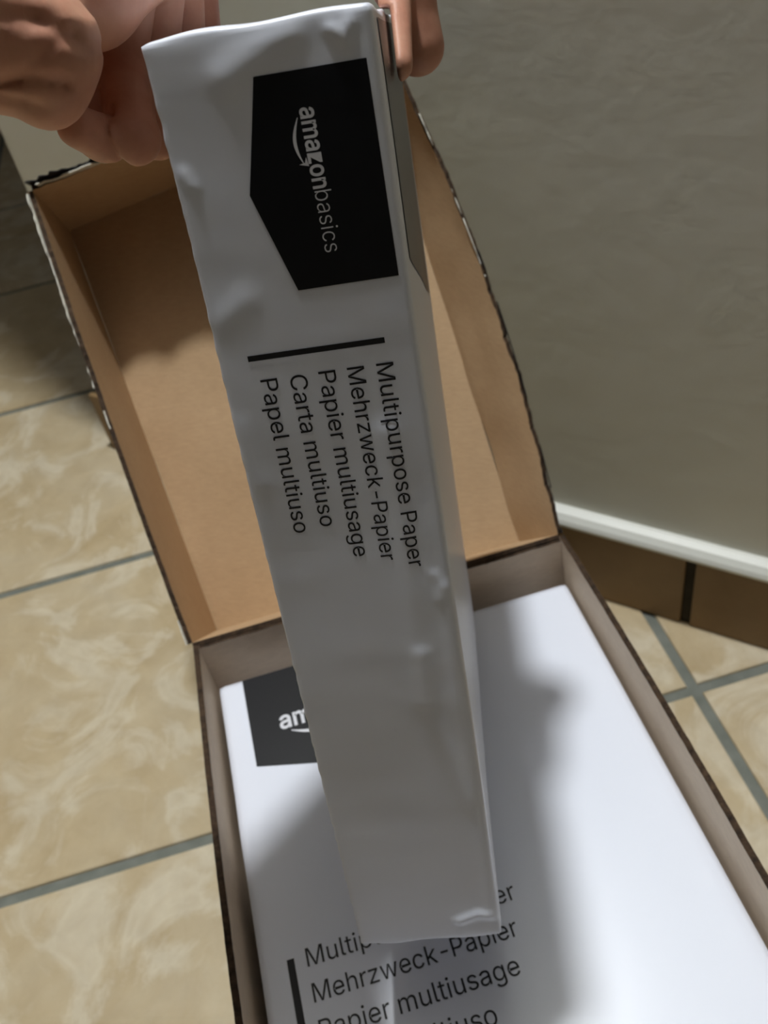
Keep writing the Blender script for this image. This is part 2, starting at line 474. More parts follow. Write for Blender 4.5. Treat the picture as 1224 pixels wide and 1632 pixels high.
# ------------------------------------------------------------------ lettering helpers
# letter outlines (x, y in 1/1000 em, then faces); r regular, b bold, l light
GLYPHS = {
 'r': {
  '-': (0.403, [337,244,337,188,114,188,114,244], [[2,0,3],[2,1,0]]),
  'C': (0.51, [267,-7,225,-3,186,7,150,25,119,49,92,79,70,115,53,157,44,203,40,254,44,305,53,352,70,393,92,429,119,459,150,484,186,501,225,512,267,516,293,514,317,511,340,504,362,496,383,485,402,471,419,456,435,438,448,418,459,397,467,373,473,348,408,348,404,365,397,380,389,395,380,407,369,418,357,428,344,437,330,444,315,449,300,453,284,455,267,456,237,453,209,445,184,432,161,414,141,391,125,364,113,332,106,295,103,254,106,213,113,177,125,145,141,117,161,94,184,76,210,63,237,56,267,53,284,54,300,56,315,60,330,65,344,72,357,81,369,90,380,102,389,114,397,128,404,144,408,160,473,160,467,135,459,112,448,91,435,71,420,53,402,38,383,24,363,13,341,5,317,-2,293,-6], [[17,19,18],[17,20,19],[16,20,17],[16,21,20],[16,22,21],[15,22,16],[15,23,22],[15,24,23],[14,24,15],[14,25,24],[13,44,14],[44,43,14],[43,25,14],[42,25,43],[42,26,25],[41,26,42],[13,45,44],[40,26,41],[39,26,40],[13,46,45],[38,26,39],[38,27,26],[37,27,38],[13,47,46],[12,47,13],[36,27,37],[35,27,36],[35,28,27],[12,48,47],[34,28,35],[34,29,28],[33,29,34],[11,48,12],[11,49,48],[32,29,33],[32,30,29],[31,30,32],[11,50,49],[10,50,11],[10,51,50],[9,51,10],[9,52,51],[8,52,9],[8,53,52],[8,54,53],[7,54,8],[7,55,54],[72,74,73],[72,75,74],[6,55,7],[6,56,55],[71,75,72],[71,76,75],[70,76,71],[6,57,56],[5,57,6],[69,76,70],[69,77,76],[68,77,69],[5,58,57],[68,78,77],[67,78,68],[66,78,67],[4,58,5],[4,59,58],[65,78,66],[65,79,78],[64,79,65],[4,60,59],[63,79,64],[62,79,63],[4,61,60],[61,79,62],[61,80,79],[4,80,61],[3,80,4],[3,81,80],[2,81,3],[2,82,81],[2,83,82],[1,83,2],[1,84,83],[1,85,84],[0,85,1]]),
  'M': (0.628, [60,0,60,509,152,509,277,187,280,179,284,170,287,159,291,147,295,135,299,123,303,110,307,97,311,84,315,71,319,60,322,49,307,49,311,59,314,71,318,83,322,95,326,108,330,121,334,134,338,146,342,158,346,169,349,179,352,187,476,509,568,509,568,0,504,0,504,291,504,302,504,314,504,327,505,340,505,354,505,369,505,383,506,398,506,413,506,428,507,443,507,457,513,457,508,441,503,425,498,409,492,393,487,378,482,363,477,348,472,335,467,322,463,310,459,300,456,291,342,0,286,0,170,291,167,300,163,310,159,321,155,333,150,347,145,361,140,376,134,392,129,408,124,424,118,441,112,457,119,457,119,444,120,430,120,416,120,401,121,386,121,372,121,357,121,342,122,328,122,315,122,302,122,291,122,0], [[0,73,1],[73,2,1],[73,74,2],[74,3,2],[28,45,29],[45,30,29],[45,46,30],[46,31,30],[0,72,73],[75,3,74],[28,44,45],[47,31,46],[76,3,75],[28,48,44],[48,43,44],[48,43,47],[43,31,47],[0,76,72],[76,71,72],[0,77,76],[71,3,76],[42,31,43],[28,49,48],[70,3,71],[0,78,77],[41,31,42],[28,50,49],[69,3,70],[0,79,78],[40,31,41],[28,51,50],[68,3,69],[0,80,79],[39,31,40],[28,52,51],[67,3,68],[0,81,80],[38,31,39],[28,53,52],[66,3,67],[0,82,81],[37,31,38],[28,54,53],[65,3,66],[0,83,82],[36,31,37],[28,55,54],[64,3,65],[0,84,83],[35,31,36],[28,56,55],[63,3,64],[0,85,84],[34,31,35],[28,57,56],[62,3,63],[0,86,85],[33,31,34],[28,58,57],[61,3,62],[0,87,86],[60,3,61],[28,59,58],[32,31,33],[60,4,3],[27,59,28],[60,5,4],[26,59,27],[60,6,5],[25,59,26],[60,7,6],[24,59,25],[60,8,7],[23,59,24],[60,9,8],[22,59,23],[60,10,9],[21,59,22],[60,11,10],[20,59,21],[60,12,11],[19,59,20],[60,18,12],[18,13,12],[18,13,19],[13,59,19],[14,59,13],[60,17,18],[15,59,14],[60,16,17],[60,15,16],[60,59,15]]),
  'P': (0.445, [60,0,125,0,125,509,60,509,125,509,235,509,272,506,305,499,332,487,356,471,375,452,390,430,400,404,407,377,409,348,407,318,400,291,390,265,375,243,356,223,332,207,305,195,272,188,235,186,125,186,125,452,232,452,257,451,279,446,297,439,312,428,324,416,333,402,339,385,343,367,344,348,343,328,339,310,333,294,324,279,312,266,297,256,279,248,257,244,233,242,125,242], [[0,1,2],[0,2,3],[4,25,26,5],[5,26,27,6],[6,27,28,7],[7,28,29,8],[8,29,30,9],[9,30,31,10],[10,31,32,11],[11,32,33,12],[12,33,34,13],[13,34,35,14],[14,35,36,15],[15,36,37,16],[16,37,38,17],[17,38,39,18],[18,39,40,19],[19,40,41,20],[20,41,42,21],[21,42,43,22],[22,43,44,23],[23,44,45,24]]),
  'a': (0.389, [160,-9,137,-7,115,-3,94,5,76,15,60,29,48,45,38,63,32,84,30,108,32,128,36,146,43,161,53,174,64,184,78,193,92,200,108,206,125,211,143,214,161,217,178,220,200,223,218,225,234,227,247,229,257,231,265,235,271,240,274,246,276,255,276,257,275,272,272,285,267,297,260,307,251,315,240,322,227,327,212,330,196,331,178,330,163,327,149,322,137,316,127,309,118,301,110,292,104,283,100,274,41,291,51,313,64,331,79,346,95,358,114,368,133,375,153,380,173,383,194,384,208,384,223,382,239,379,255,375,271,369,286,360,300,350,312,336,322,320,330,301,335,278,337,251,337,0,277,0,277,52,272,52,267,43,260,34,252,25,242,16,229,8,215,1,199,-4,181,-7,170,45,192,47,211,51,228,59,242,68,254,80,263,93,270,108,274,122,276,138,276,190,272,187,267,184,259,182,251,180,241,178,231,176,221,174,210,173,200,171,191,170,182,169,175,168,161,166,147,163,134,159,122,153,112,147,103,139,97,130,93,118,92,105,93,93,96,82,102,72,109,64,119,57,130,52,142,48,156,46], [[58,60,59],[58,61,60],[57,61,58],[57,62,61],[56,62,57],[56,63,62],[55,63,56],[55,64,63],[55,65,64],[54,65,55],[54,66,65],[53,66,54],[53,67,66],[52,67,53],[52,40,67],[40,39,67],[39,68,67],[51,41,52],[41,40,52],[51,42,41],[38,68,39],[51,43,42],[37,68,38],[51,44,43],[36,68,37],[36,69,68],[51,45,44],[35,69,36],[50,45,51],[50,46,45],[34,69,35],[34,70,69],[50,47,46],[33,70,34],[50,48,47],[49,48,50],[32,70,33],[32,71,70],[31,71,32],[30,71,31],[29,71,30],[29,72,71],[28,72,29],[27,72,28],[26,94,27],[94,72,27],[25,94,26],[24,94,25],[23,94,24],[22,94,23],[21,94,22],[20,94,21],[19,94,20],[18,94,19],[17,94,18],[16,94,17],[15,94,16],[14,94,15],[14,95,94],[93,72,94],[14,96,95],[14,97,96],[13,97,14],[13,98,97],[13,99,98],[13,100,99],[13,101,100],[13,102,101],[12,102,13],[12,103,102],[12,104,103],[12,105,104],[12,106,105],[12,107,106],[12,108,107],[12,109,108],[11,109,12],[11,110,109],[11,111,110],[11,112,111],[10,112,11],[10,113,112],[92,72,93],[10,114,113],[9,114,10],[91,72,92],[9,115,114],[8,115,9],[90,72,91],[8,116,115],[89,72,90],[8,117,116],[7,117,8],[7,118,117],[88,74,89],[74,72,89],[7,119,118],[87,74,88],[7,120,119],[6,120,7],[86,75,87],[75,74,87],[6,121,120],[6,122,121],[86,76,75],[73,72,74],[85,76,86],[6,123,122],[84,76,85],[6,84,123],[6,76,84],[5,76,6],[5,77,76],[5,78,77],[4,78,5],[4,79,78],[4,80,79],[3,80,4],[3,81,80],[2,81,3],[2,82,81],[1,82,2],[1,83,82],[0,83,1]]),
  'c': (0.396, [207,-8,174,-5,144,3,117,16,93,35,72,58,56,85,44,116,37,150,34,187,37,225,44,260,56,291,72,318,93,341,117,360,144,374,174,382,207,384,226,384,243,381,260,377,276,371,291,364,305,356,318,346,330,335,340,322,349,308,356,293,362,277,303,262,300,272,295,281,290,289,284,297,278,304,270,311,261,316,252,321,242,325,231,328,220,329,207,330,184,328,163,321,145,310,130,296,118,278,108,258,102,236,98,212,96,187,98,163,102,139,108,117,118,97,130,80,145,66,163,55,184,49,207,46,220,47,232,49,243,52,253,55,262,60,271,66,279,73,285,80,292,89,297,98,301,107,304,117,363,102,357,86,350,70,341,56,331,43,319,32,306,21,292,12,277,5,261,-1,244,-5,226,-7], [[17,19,18],[17,20,19],[16,20,17],[16,21,20],[16,22,21],[15,22,16],[15,23,22],[15,24,23],[14,24,15],[14,25,24],[14,26,25],[13,43,14],[43,26,14],[43,42,26],[42,27,26],[13,44,43],[41,27,42],[13,45,44],[40,27,41],[39,27,40],[39,28,27],[13,46,45],[38,28,39],[12,46,13],[37,28,38],[36,28,37],[12,47,46],[36,29,28],[35,29,36],[34,29,35],[12,48,47],[34,30,29],[11,48,12],[33,30,34],[32,30,33],[11,49,48],[32,31,30],[10,49,11],[10,50,49],[10,51,50],[9,51,10],[9,52,51],[8,52,9],[8,53,52],[8,54,53],[7,54,8],[7,55,54],[7,56,55],[72,74,73],[6,56,7],[71,74,72],[71,75,74],[70,75,71],[6,57,56],[69,75,70],[69,76,75],[5,57,6],[5,58,57],[68,76,69],[67,76,68],[67,77,76],[66,77,67],[5,59,58],[65,77,66],[4,59,5],[65,78,77],[64,78,65],[4,60,59],[63,78,64],[62,78,63],[4,61,60],[61,78,62],[4,78,61],[4,79,78],[3,79,4],[3,80,79],[3,81,80],[2,81,3],[2,82,81],[2,83,82],[1,83,2],[1,84,83],[1,85,84],[0,85,1]]),
  'e': (0.404, [212,-8,177,-5,145,3,117,16,92,35,72,58,56,85,44,116,37,150,34,187,36,224,44,258,55,290,71,317,91,340,115,359,142,373,172,382,205,384,226,383,246,380,266,374,285,366,303,355,319,341,334,324,347,305,357,282,365,256,370,227,371,194,371,169,75,169,75,221,338,221,310,202,308,226,304,248,298,269,288,286,277,301,263,314,246,323,227,328,205,330,183,328,164,323,146,313,131,301,119,286,109,270,102,251,97,231,96,211,96,178,98,151,102,127,110,106,121,88,135,73,151,61,169,53,190,48,212,46,227,47,241,49,254,53,265,58,276,65,285,73,294,82,300,93,306,105,365,91,358,72,348,55,335,39,320,26,302,14,283,4,261,-3,237,-7], [[17,19,18],[17,20,19],[16,20,17],[16,21,20],[16,22,21],[15,22,16],[15,23,22],[14,23,15],[14,24,23],[14,25,24],[13,45,14],[45,44,14],[44,25,14],[43,25,44],[42,25,43],[13,46,45],[42,26,25],[41,26,42],[13,47,46],[12,47,13],[40,26,41],[12,48,47],[40,27,26],[39,27,40],[12,49,48],[11,49,12],[11,50,49],[38,27,39],[38,28,27],[11,51,50],[37,28,38],[10,51,11],[37,29,28],[10,52,51],[36,29,37],[10,33,52],[33,53,52],[36,34,29],[34,30,29],[35,34,36],[9,33,10],[9,32,33],[53,34,33],[53,30,34],[54,30,53],[54,31,30],[8,32,9],[55,31,54],[8,31,32],[8,55,31],[8,56,55],[7,56,8],[7,57,56],[6,57,7],[6,58,57],[71,73,72],[70,73,71],[70,74,73],[6,59,58],[5,59,6],[69,74,70],[5,60,59],[68,74,69],[68,75,74],[67,75,68],[5,61,60],[66,75,67],[4,61,5],[66,76,75],[4,62,61],[65,76,66],[64,76,65],[4,63,62],[63,76,64],[4,76,63],[4,77,76],[3,77,4],[3,78,77],[2,78,3],[2,79,78],[2,80,79],[1,80,2],[1,81,80],[0,81,1]]),
  'g': (0.425, [207,-151,180,-149,156,-146,134,-140,114,-132,97,-122,82,-110,70,-97,59,-84,51,-69,101,-41,107,-49,114,-57,122,-66,131,-74,142,-82,154,-88,169,-93,187,-96,207,-97,236,-95,261,-87,282,-75,298,-58,308,-34,311,-6,311,68,306,68,301,60,294,51,287,41,277,32,266,23,252,16,236,10,217,6,195,5,165,7,138,14,113,27,90,43,71,65,55,90,43,120,36,154,34,191,36,229,43,263,55,293,71,320,90,342,112,361,138,374,166,382,196,384,218,383,237,379,253,373,267,365,279,356,288,346,296,336,302,327,308,319,313,319,313,379,372,379,372,-9,370,-40,363,-67,350,-90,334,-109,314,-124,291,-136,265,-144,237,-149,205,59,227,61,246,66,264,75,278,87,290,103,300,121,307,142,311,166,312,193,311,219,307,242,300,264,291,283,279,299,264,312,247,322,227,328,205,330,182,328,163,322,145,312,130,298,118,282,109,262,102,241,98,218,96,193,98,167,102,144,109,123,118,104,131,88,145,76,163,66,183,61], [[53,55,54],[53,56,55],[52,56,53],[64,66,65],[64,67,66],[52,57,56],[51,57,52],[51,58,57],[51,59,58],[50,59,51],[50,60,59],[50,61,60],[49,94,50],[94,61,50],[94,62,61],[49,95,94],[93,62,94],[92,62,93],[49,96,95],[92,63,62],[91,63,92],[49,97,96],[48,97,49],[91,64,63],[91,90,64],[90,89,64],[89,88,64],[88,87,64],[87,67,64],[48,98,97],[48,99,98],[47,99,48],[47,100,99],[46,100,47],[46,101,100],[86,67,87],[46,102,101],[45,102,46],[85,67,86],[45,103,102],[45,104,103],[84,67,85],[44,104,45],[44,105,104],[83,67,84],[43,105,44],[43,106,105],[82,67,83],[43,107,106],[81,67,82],[42,107,43],[42,108,107],[80,26,81],[26,67,81],[41,108,42],[41,109,108],[79,26,80],[41,110,109],[78,27,79],[27,26,79],[78,28,27],[25,67,26],[41,111,110],[77,28,78],[40,111,41],[40,76,111],[76,28,77],[76,29,28],[40,29,76],[40,30,29],[39,30,40],[39,31,30],[39,32,31],[38,32,39],[38,33,32],[38,34,33],[37,34,38],[37,35,34],[36,35,37],[24,67,25],[24,68,67],[23,68,24],[23,69,68],[9,11,10],[9,12,11],[9,13,12],[22,69,23],[9,14,13],[22,70,69],[8,14,9],[8,15,14],[21,70,22],[8,16,15],[7,16,8],[20,70,21],[7,17,16],[20,71,70],[7,18,17],[19,71,20],[7,19,18],[7,71,19],[6,71,7],[6,72,71],[5,72,6],[4,72,5],[4,73,72],[3,73,4],[3,74,73],[2,74,3],[2,75,74],[1,75,2],[1,0,75]]),
  'h': (0.41, [114,227,114,0,53,0,53,509,114,509,114,287,102,287,116,319,132,344,152,362,175,374,200,382,227,384,252,383,275,377,295,369,313,356,328,340,341,321,350,298,355,271,357,240,357,0,296,0,296,235,293,263,286,286,273,304,256,318,235,326,210,329,192,328,176,324,161,317,147,308,136,297,126,283,119,266,115,248], [[2,4,3],[2,6,4],[6,5,4],[11,13,12],[11,14,13],[10,14,11],[10,15,14],[9,15,10],[9,16,15],[8,16,9],[8,17,16],[7,31,8],[31,17,8],[31,30,17],[30,18,17],[29,18,30],[7,32,31],[28,18,29],[7,33,32],[28,19,18],[6,33,7],[27,19,28],[6,34,33],[6,35,34],[26,19,27],[26,20,19],[6,36,35],[2,37,6],[37,36,6],[25,20,26],[25,21,20],[2,38,37],[24,21,25],[2,0,38],[24,22,21],[23,22,24],[2,1,0]]),
  'i': (0.167, [84,443,73,444,63,448,54,455,47,463,43,472,41,483,43,494,47,504,54,512,63,518,73,522,84,524,95,522,105,518,114,512,121,504,125,494,126,483,125,472,121,463,114,455,105,448,95,444,53,0,53,379,114,379,114,0], [[24,26,25],[24,27,26],[11,13,12],[10,13,11],[10,14,13],[9,14,10],[9,15,14],[8,15,9],[8,16,15],[7,16,8],[7,17,16],[6,17,7],[6,18,17],[5,18,6],[5,19,18],[4,19,5],[4,20,19],[3,20,4],[3,21,20],[2,21,3],[2,22,21],[1,22,2],[1,23,22],[0,23,1]]),
  'k': (0.381, [53,0,114,0,114,509,53,509,110,137,110,212,284,379,360,379,184,199,148,186,191,229,372,0,294,0], [[0,1,2,3],[4,8,5],[5,8,7],[5,7,6],[9,12,11],[9,11,10]]),
  'l': (0.189, [139,-2,112,0,91,8,74,20,62,37,55,59,53,84,53,509,114,509,114,99,114,83,117,71,120,62,126,57,135,53,146,52,152,52,157,52,160,53,164,53,167,54,170,54,181,3,175,1,169,0,162,-1,154,-2,147,-2], [[6,8,7],[6,9,8],[6,10,9],[5,10,6],[5,11,10],[5,12,11],[5,13,12],[4,13,5],[4,14,13],[20,22,21],[19,22,20],[18,22,19],[4,15,14],[17,22,18],[16,22,17],[15,22,16],[4,22,15],[3,22,4],[2,22,3],[1,22,2],[1,23,22],[1,24,23],[1,25,24],[0,25,1],[0,26,25],[0,27,26]]),
  'm': (0.61, [53,0,53,379,112,379,112,295,108,295,114,314,122,331,132,346,144,358,158,368,172,376,187,382,203,385,219,386,245,383,268,375,287,361,303,342,314,320,321,295,312,295,318,312,326,329,337,343,350,356,364,366,381,375,398,381,417,385,437,386,458,385,478,380,497,372,514,361,529,346,541,328,550,307,555,283,557,255,557,0,496,0,496,254,493,279,485,298,473,313,456,323,438,329,419,330,402,329,387,326,374,320,363,312,353,302,345,290,340,277,336,263,335,247,335,0,274,0,274,260,272,280,265,297,253,311,238,322,220,328,199,330,185,329,171,326,158,320,145,312,135,302,126,289,119,274,115,257,114,238,114,0], [[12,14,13],[28,30,29],[11,14,12],[27,30,28],[27,31,30],[11,15,14],[10,15,11],[26,31,27],[26,32,31],[0,2,1],[0,4,2],[4,3,2],[9,15,10],[25,32,26],[9,16,15],[25,33,32],[8,16,9],[24,33,25],[8,17,16],[24,34,33],[7,17,8],[23,34,24],[23,35,34],[6,17,7],[22,47,23],[47,35,23],[6,65,17],[65,18,17],[5,66,6],[66,65,6],[64,18,65],[22,48,47],[46,35,47],[5,67,66],[22,49,48],[21,49,22],[45,35,46],[45,36,35],[63,18,64],[5,68,67],[21,50,49],[44,36,45],[62,18,63],[5,69,68],[62,19,18],[21,51,50],[4,69,5],[43,36,44],[20,51,21],[4,70,69],[20,52,51],[61,19,62],[43,37,36],[20,53,52],[4,71,70],[42,37,43],[60,20,61],[20,19,61],[0,72,4],[72,71,4],[60,53,20],[60,54,53],[42,38,37],[59,54,60],[41,38,42],[59,55,54],[0,73,72],[59,56,55],[58,56,59],[0,74,73],[41,39,38],[40,39,41],[58,57,56],[0,75,74]]),
  'o': (0.415, [207,-8,174,-5,144,3,117,16,93,35,72,58,56,85,44,116,37,150,34,187,37,225,44,260,56,291,72,318,93,341,117,360,144,374,174,382,207,384,241,382,271,374,299,360,323,341,343,318,359,291,371,260,379,225,381,187,379,150,371,116,359,85,343,58,323,35,299,16,271,3,241,-5,207,46,231,49,252,55,270,66,285,80,298,97,307,117,314,139,318,163,319,187,318,212,314,236,307,258,298,278,285,296,270,310,252,321,231,328,207,330,184,328,163,321,145,310,130,296,118,278,108,258,102,236,98,212,96,187,98,163,102,139,108,117,118,97,130,80,145,66,163,55,184,49], [[17,19,18],[16,19,17],[16,20,19],[15,20,16],[15,21,20],[14,21,15],[14,22,21],[13,22,14],[13,54,22],[54,23,22],[13,55,54],[53,23,54],[13,56,55],[52,23,53],[13,57,56],[51,23,52],[12,57,13],[51,24,23],[12,58,57],[50,24,51],[12,59,58],[49,24,50],[11,59,12],[49,25,24],[11,60,59],[48,25,49],[10,60,11],[48,26,25],[10,61,60],[47,26,48],[10,62,61],[46,26,47],[46,27,26],[9,62,10],[9,63,62],[45,27,46],[8,63,9],[8,64,63],[44,27,45],[44,28,27],[8,65,64],[43,28,44],[43,29,28],[7,65,8],[7,66,65],[42,29,43],[7,67,66],[41,29,42],[6,67,7],[41,30,29],[6,68,67],[40,30,41],[5,68,6],[40,31,30],[5,69,68],[39,31,40],[5,70,69],[38,31,39],[4,70,5],[38,32,31],[4,71,70],[37,32,38],[4,36,71],[36,32,37],[4,32,36],[3,32,4],[3,33,32],[2,33,3],[2,34,33],[1,34,2],[1,35,34],[0,35,1]]),
  'p': (0.424, [53,-143,53,379,112,379,112,319,118,319,123,327,130,336,137,346,147,355,158,364,171,373,188,379,207,383,229,384,259,382,287,374,313,361,335,342,354,320,370,293,381,261,388,227,390,189,388,151,381,116,370,84,355,57,336,34,313,16,288,3,260,-6,229,-8,208,-7,189,-3,173,4,159,12,147,21,138,31,130,41,124,50,118,59,114,59,114,-143,220,47,242,49,262,55,279,66,294,80,306,97,316,117,323,139,327,163,328,189,327,215,323,239,316,261,307,281,295,298,280,311,262,322,243,328,220,330,198,328,178,322,161,312,147,299,134,282,125,263,118,241,114,216,113,189,114,162,118,138,125,115,135,95,147,78,162,65,179,55,198,49], [[12,14,13],[11,14,12],[11,15,14],[0,2,1],[0,3,2],[10,15,11],[10,16,15],[9,16,10],[8,16,9],[8,17,16],[7,17,8],[6,17,7],[6,61,17],[61,18,17],[5,61,6],[5,62,61],[60,18,61],[5,63,62],[59,18,60],[4,63,5],[4,64,63],[58,18,59],[58,19,18],[0,4,3],[0,68,4],[68,67,4],[67,66,4],[66,65,4],[65,64,4],[57,19,58],[56,19,57],[56,20,19],[55,20,56],[55,21,20],[54,21,55],[0,69,68],[53,21,54],[53,22,21],[0,70,69],[52,22,53],[0,71,70],[51,22,52],[51,23,22],[50,23,51],[0,72,71],[50,24,23],[49,24,50],[0,73,72],[48,24,49],[48,25,24],[0,41,73],[41,74,73],[47,25,48],[41,75,74],[47,26,25],[46,26,47],[41,76,75],[45,26,46],[41,40,76],[40,77,76],[0,42,41],[39,77,40],[45,27,26],[44,27,45],[39,78,77],[38,78,39],[43,27,44],[38,43,78],[38,27,43],[37,27,38],[37,28,27],[36,28,37],[35,28,36],[35,29,28],[34,29,35],[33,29,34],[33,30,29],[32,30,33],[32,31,30]]),
  'r': (0.259, [53,0,53,379,112,379,112,321,115,321,124,339,137,354,152,367,171,377,191,383,213,385,218,385,223,385,229,384,235,384,240,384,243,384,243,322,241,323,236,324,230,324,223,325,215,326,207,326,190,324,174,321,159,315,146,306,135,296,126,284,119,269,115,254,114,237,114,0], [[9,11,10],[9,12,11],[9,13,12],[9,14,13],[9,15,14],[9,16,15],[9,17,16],[8,17,9],[0,2,1],[0,3,2],[7,17,8],[6,17,7],[5,19,6],[19,18,6],[18,17,6],[4,23,5],[23,22,5],[22,21,5],[21,20,5],[20,19,5],[4,24,23],[4,25,24],[0,4,3],[0,31,4],[31,30,4],[30,29,4],[29,28,4],[28,27,4],[27,26,4],[26,25,4],[0,32,31],[0,33,32]]),
  's': (0.365, [182,-8,157,-7,133,-3,112,3,93,12,76,24,62,38,50,54,41,73,36,94,94,107,101,87,111,72,124,60,141,52,160,47,181,45,206,47,227,53,244,62,258,74,265,88,268,103,266,115,262,126,254,136,243,144,229,150,212,155,149,170,118,180,92,192,72,208,58,227,50,249,47,274,49,295,55,314,65,332,79,347,95,360,115,370,137,378,161,383,187,384,212,383,234,379,254,372,271,363,286,352,299,339,309,324,318,308,324,290,268,277,262,291,254,304,243,316,228,325,210,331,187,333,166,331,147,326,131,317,119,305,111,292,109,277,110,264,115,253,124,243,136,235,152,229,172,223,229,209,261,200,287,187,306,171,320,153,328,131,331,107,329,85,323,65,312,47,298,31,281,18,260,6,236,-2,210,-7], [[43,45,44],[43,46,45],[42,46,43],[42,47,46],[41,47,42],[41,48,47],[40,48,41],[40,49,48],[39,49,40],[39,50,49],[38,50,39],[38,60,50],[60,51,50],[38,61,60],[59,51,60],[37,61,38],[37,62,61],[58,51,59],[37,63,62],[57,51,58],[57,52,51],[37,64,63],[56,52,57],[36,64,37],[56,53,52],[36,65,64],[55,53,56],[35,65,36],[35,66,65],[54,53,55],[35,67,66],[34,67,35],[34,68,67],[34,69,68],[33,69,34],[33,70,69],[33,71,70],[33,72,71],[32,72,33],[32,73,72],[32,74,73],[31,74,32],[31,75,74],[30,75,31],[30,76,75],[29,76,30],[29,77,76],[28,77,29],[27,77,28],[27,78,77],[26,78,27],[25,78,26],[24,78,25],[24,79,78],[23,79,24],[22,79,23],[9,11,10],[22,80,79],[21,80,22],[8,11,9],[20,80,21],[8,12,11],[20,81,80],[19,81,20],[7,12,8],[7,13,12],[19,82,81],[18,82,19],[7,14,13],[6,14,7],[17,82,18],[6,15,14],[16,82,17],[16,83,82],[6,16,15],[6,83,16],[5,83,6],[5,84,83],[4,84,5],[4,85,84],[3,85,4],[3,86,85],[2,86,3],[2,87,86],[1,87,2],[1,0,87]]),
  't': (0.227, [204,379,204,327,6,327,6,379,65,471,126,471,126,98,127,83,130,70,136,61,144,55,156,51,170,50,175,50,180,50,185,51,191,52,197,53,202,54,213,2,207,0,200,-2,192,-3,184,-3,176,-4,168,-4,138,-1,113,7,92,21,77,41,68,64,65,93], [[31,5,4],[31,6,5],[2,0,3],[2,1,0],[31,7,6],[30,7,31],[30,8,7],[30,9,8],[29,9,30],[29,10,9],[29,11,10],[17,19,18],[16,19,17],[15,19,16],[29,12,11],[14,19,15],[13,19,14],[12,19,13],[29,19,12],[28,19,29],[27,19,28],[26,19,27],[26,20,19],[26,21,20],[25,21,26],[25,22,21],[25,23,22],[25,24,23]]),
  'u': (0.41, [182,-5,158,-3,135,2,115,11,97,23,82,39,69,59,60,82,54,109,53,139,53,379,114,379,114,144,116,117,124,94,137,75,154,61,175,53,200,50,218,51,234,55,249,62,263,71,274,83,283,97,290,113,295,132,296,153,296,379,357,379,357,0,298,0,298,92,307,92,294,60,277,35,257,17,234,5,209,-3], [[9,11,10],[9,12,11],[27,29,28],[27,30,29],[26,30,27],[9,13,12],[8,13,9],[25,33,26],[33,30,26],[8,14,13],[24,33,25],[7,14,8],[23,32,24],[32,33,24],[7,15,14],[23,34,32],[34,31,32],[34,30,33],[22,34,23],[6,15,7],[6,16,15],[21,34,22],[20,34,21],[6,17,16],[20,35,34],[31,30,34],[5,17,6],[19,35,20],[5,18,17],[18,35,19],[5,35,18],[4,35,5],[4,36,35],[3,36,4],[3,37,36],[2,37,3],[2,38,37],[1,38,2],[1,0,38]]),
  'w': (0.567, [138,0,23,379,87,379,133,214,140,190,147,164,154,137,161,107,168,75,175,41,165,41,172,74,179,105,186,135,192,163,199,189,206,214,252,379,316,379,362,214,368,189,375,163,382,136,388,106,395,75,402,41,391,41,399,75,406,106,413,135,420,163,427,189,434,214,480,379,545,379,429,0,368,0,319,172,314,189,309,207,305,225,300,243,295,262,291,280,286,299,281,318,277,338,291,338,286,319,281,299,277,280,272,262,267,243,263,225,258,207,253,189,248,172,199,0], [[0,2,1],[0,3,2],[16,46,17],[46,18,17],[46,47,18],[47,19,18],[32,34,33],[32,35,34],[16,45,46],[48,19,47],[49,44,48],[44,19,48],[16,49,45],[49,44,45],[16,50,49],[43,19,44],[16,51,50],[42,19,43],[16,52,51],[41,19,42],[40,19,41],[16,53,52],[39,19,40],[16,54,53],[0,4,3],[15,54,16],[39,20,19],[31,35,32],[38,20,39],[15,55,54],[0,5,4],[37,20,38],[37,21,20],[30,35,31],[15,56,55],[14,56,15],[14,57,56],[36,21,37],[0,6,5],[36,22,21],[29,35,30],[13,57,14],[0,7,6],[36,23,22],[28,35,29],[12,57,13],[0,8,7],[36,24,23],[27,35,28],[11,57,12],[0,10,8],[10,9,8],[36,26,24],[26,25,24],[26,35,27],[10,57,11],[0,57,10],[36,35,26]]),
  'z': (0.38, [42,0,42,46,254,320,254,323,48,323,48,379,333,379,333,331,126,60,126,56,339,56,339,0], [[4,6,5],[4,7,6],[4,3,7],[3,2,7],[2,8,7],[1,8,2],[1,9,8],[1,10,9],[1,11,10],[0,11,1]]),
 },
 'b': {
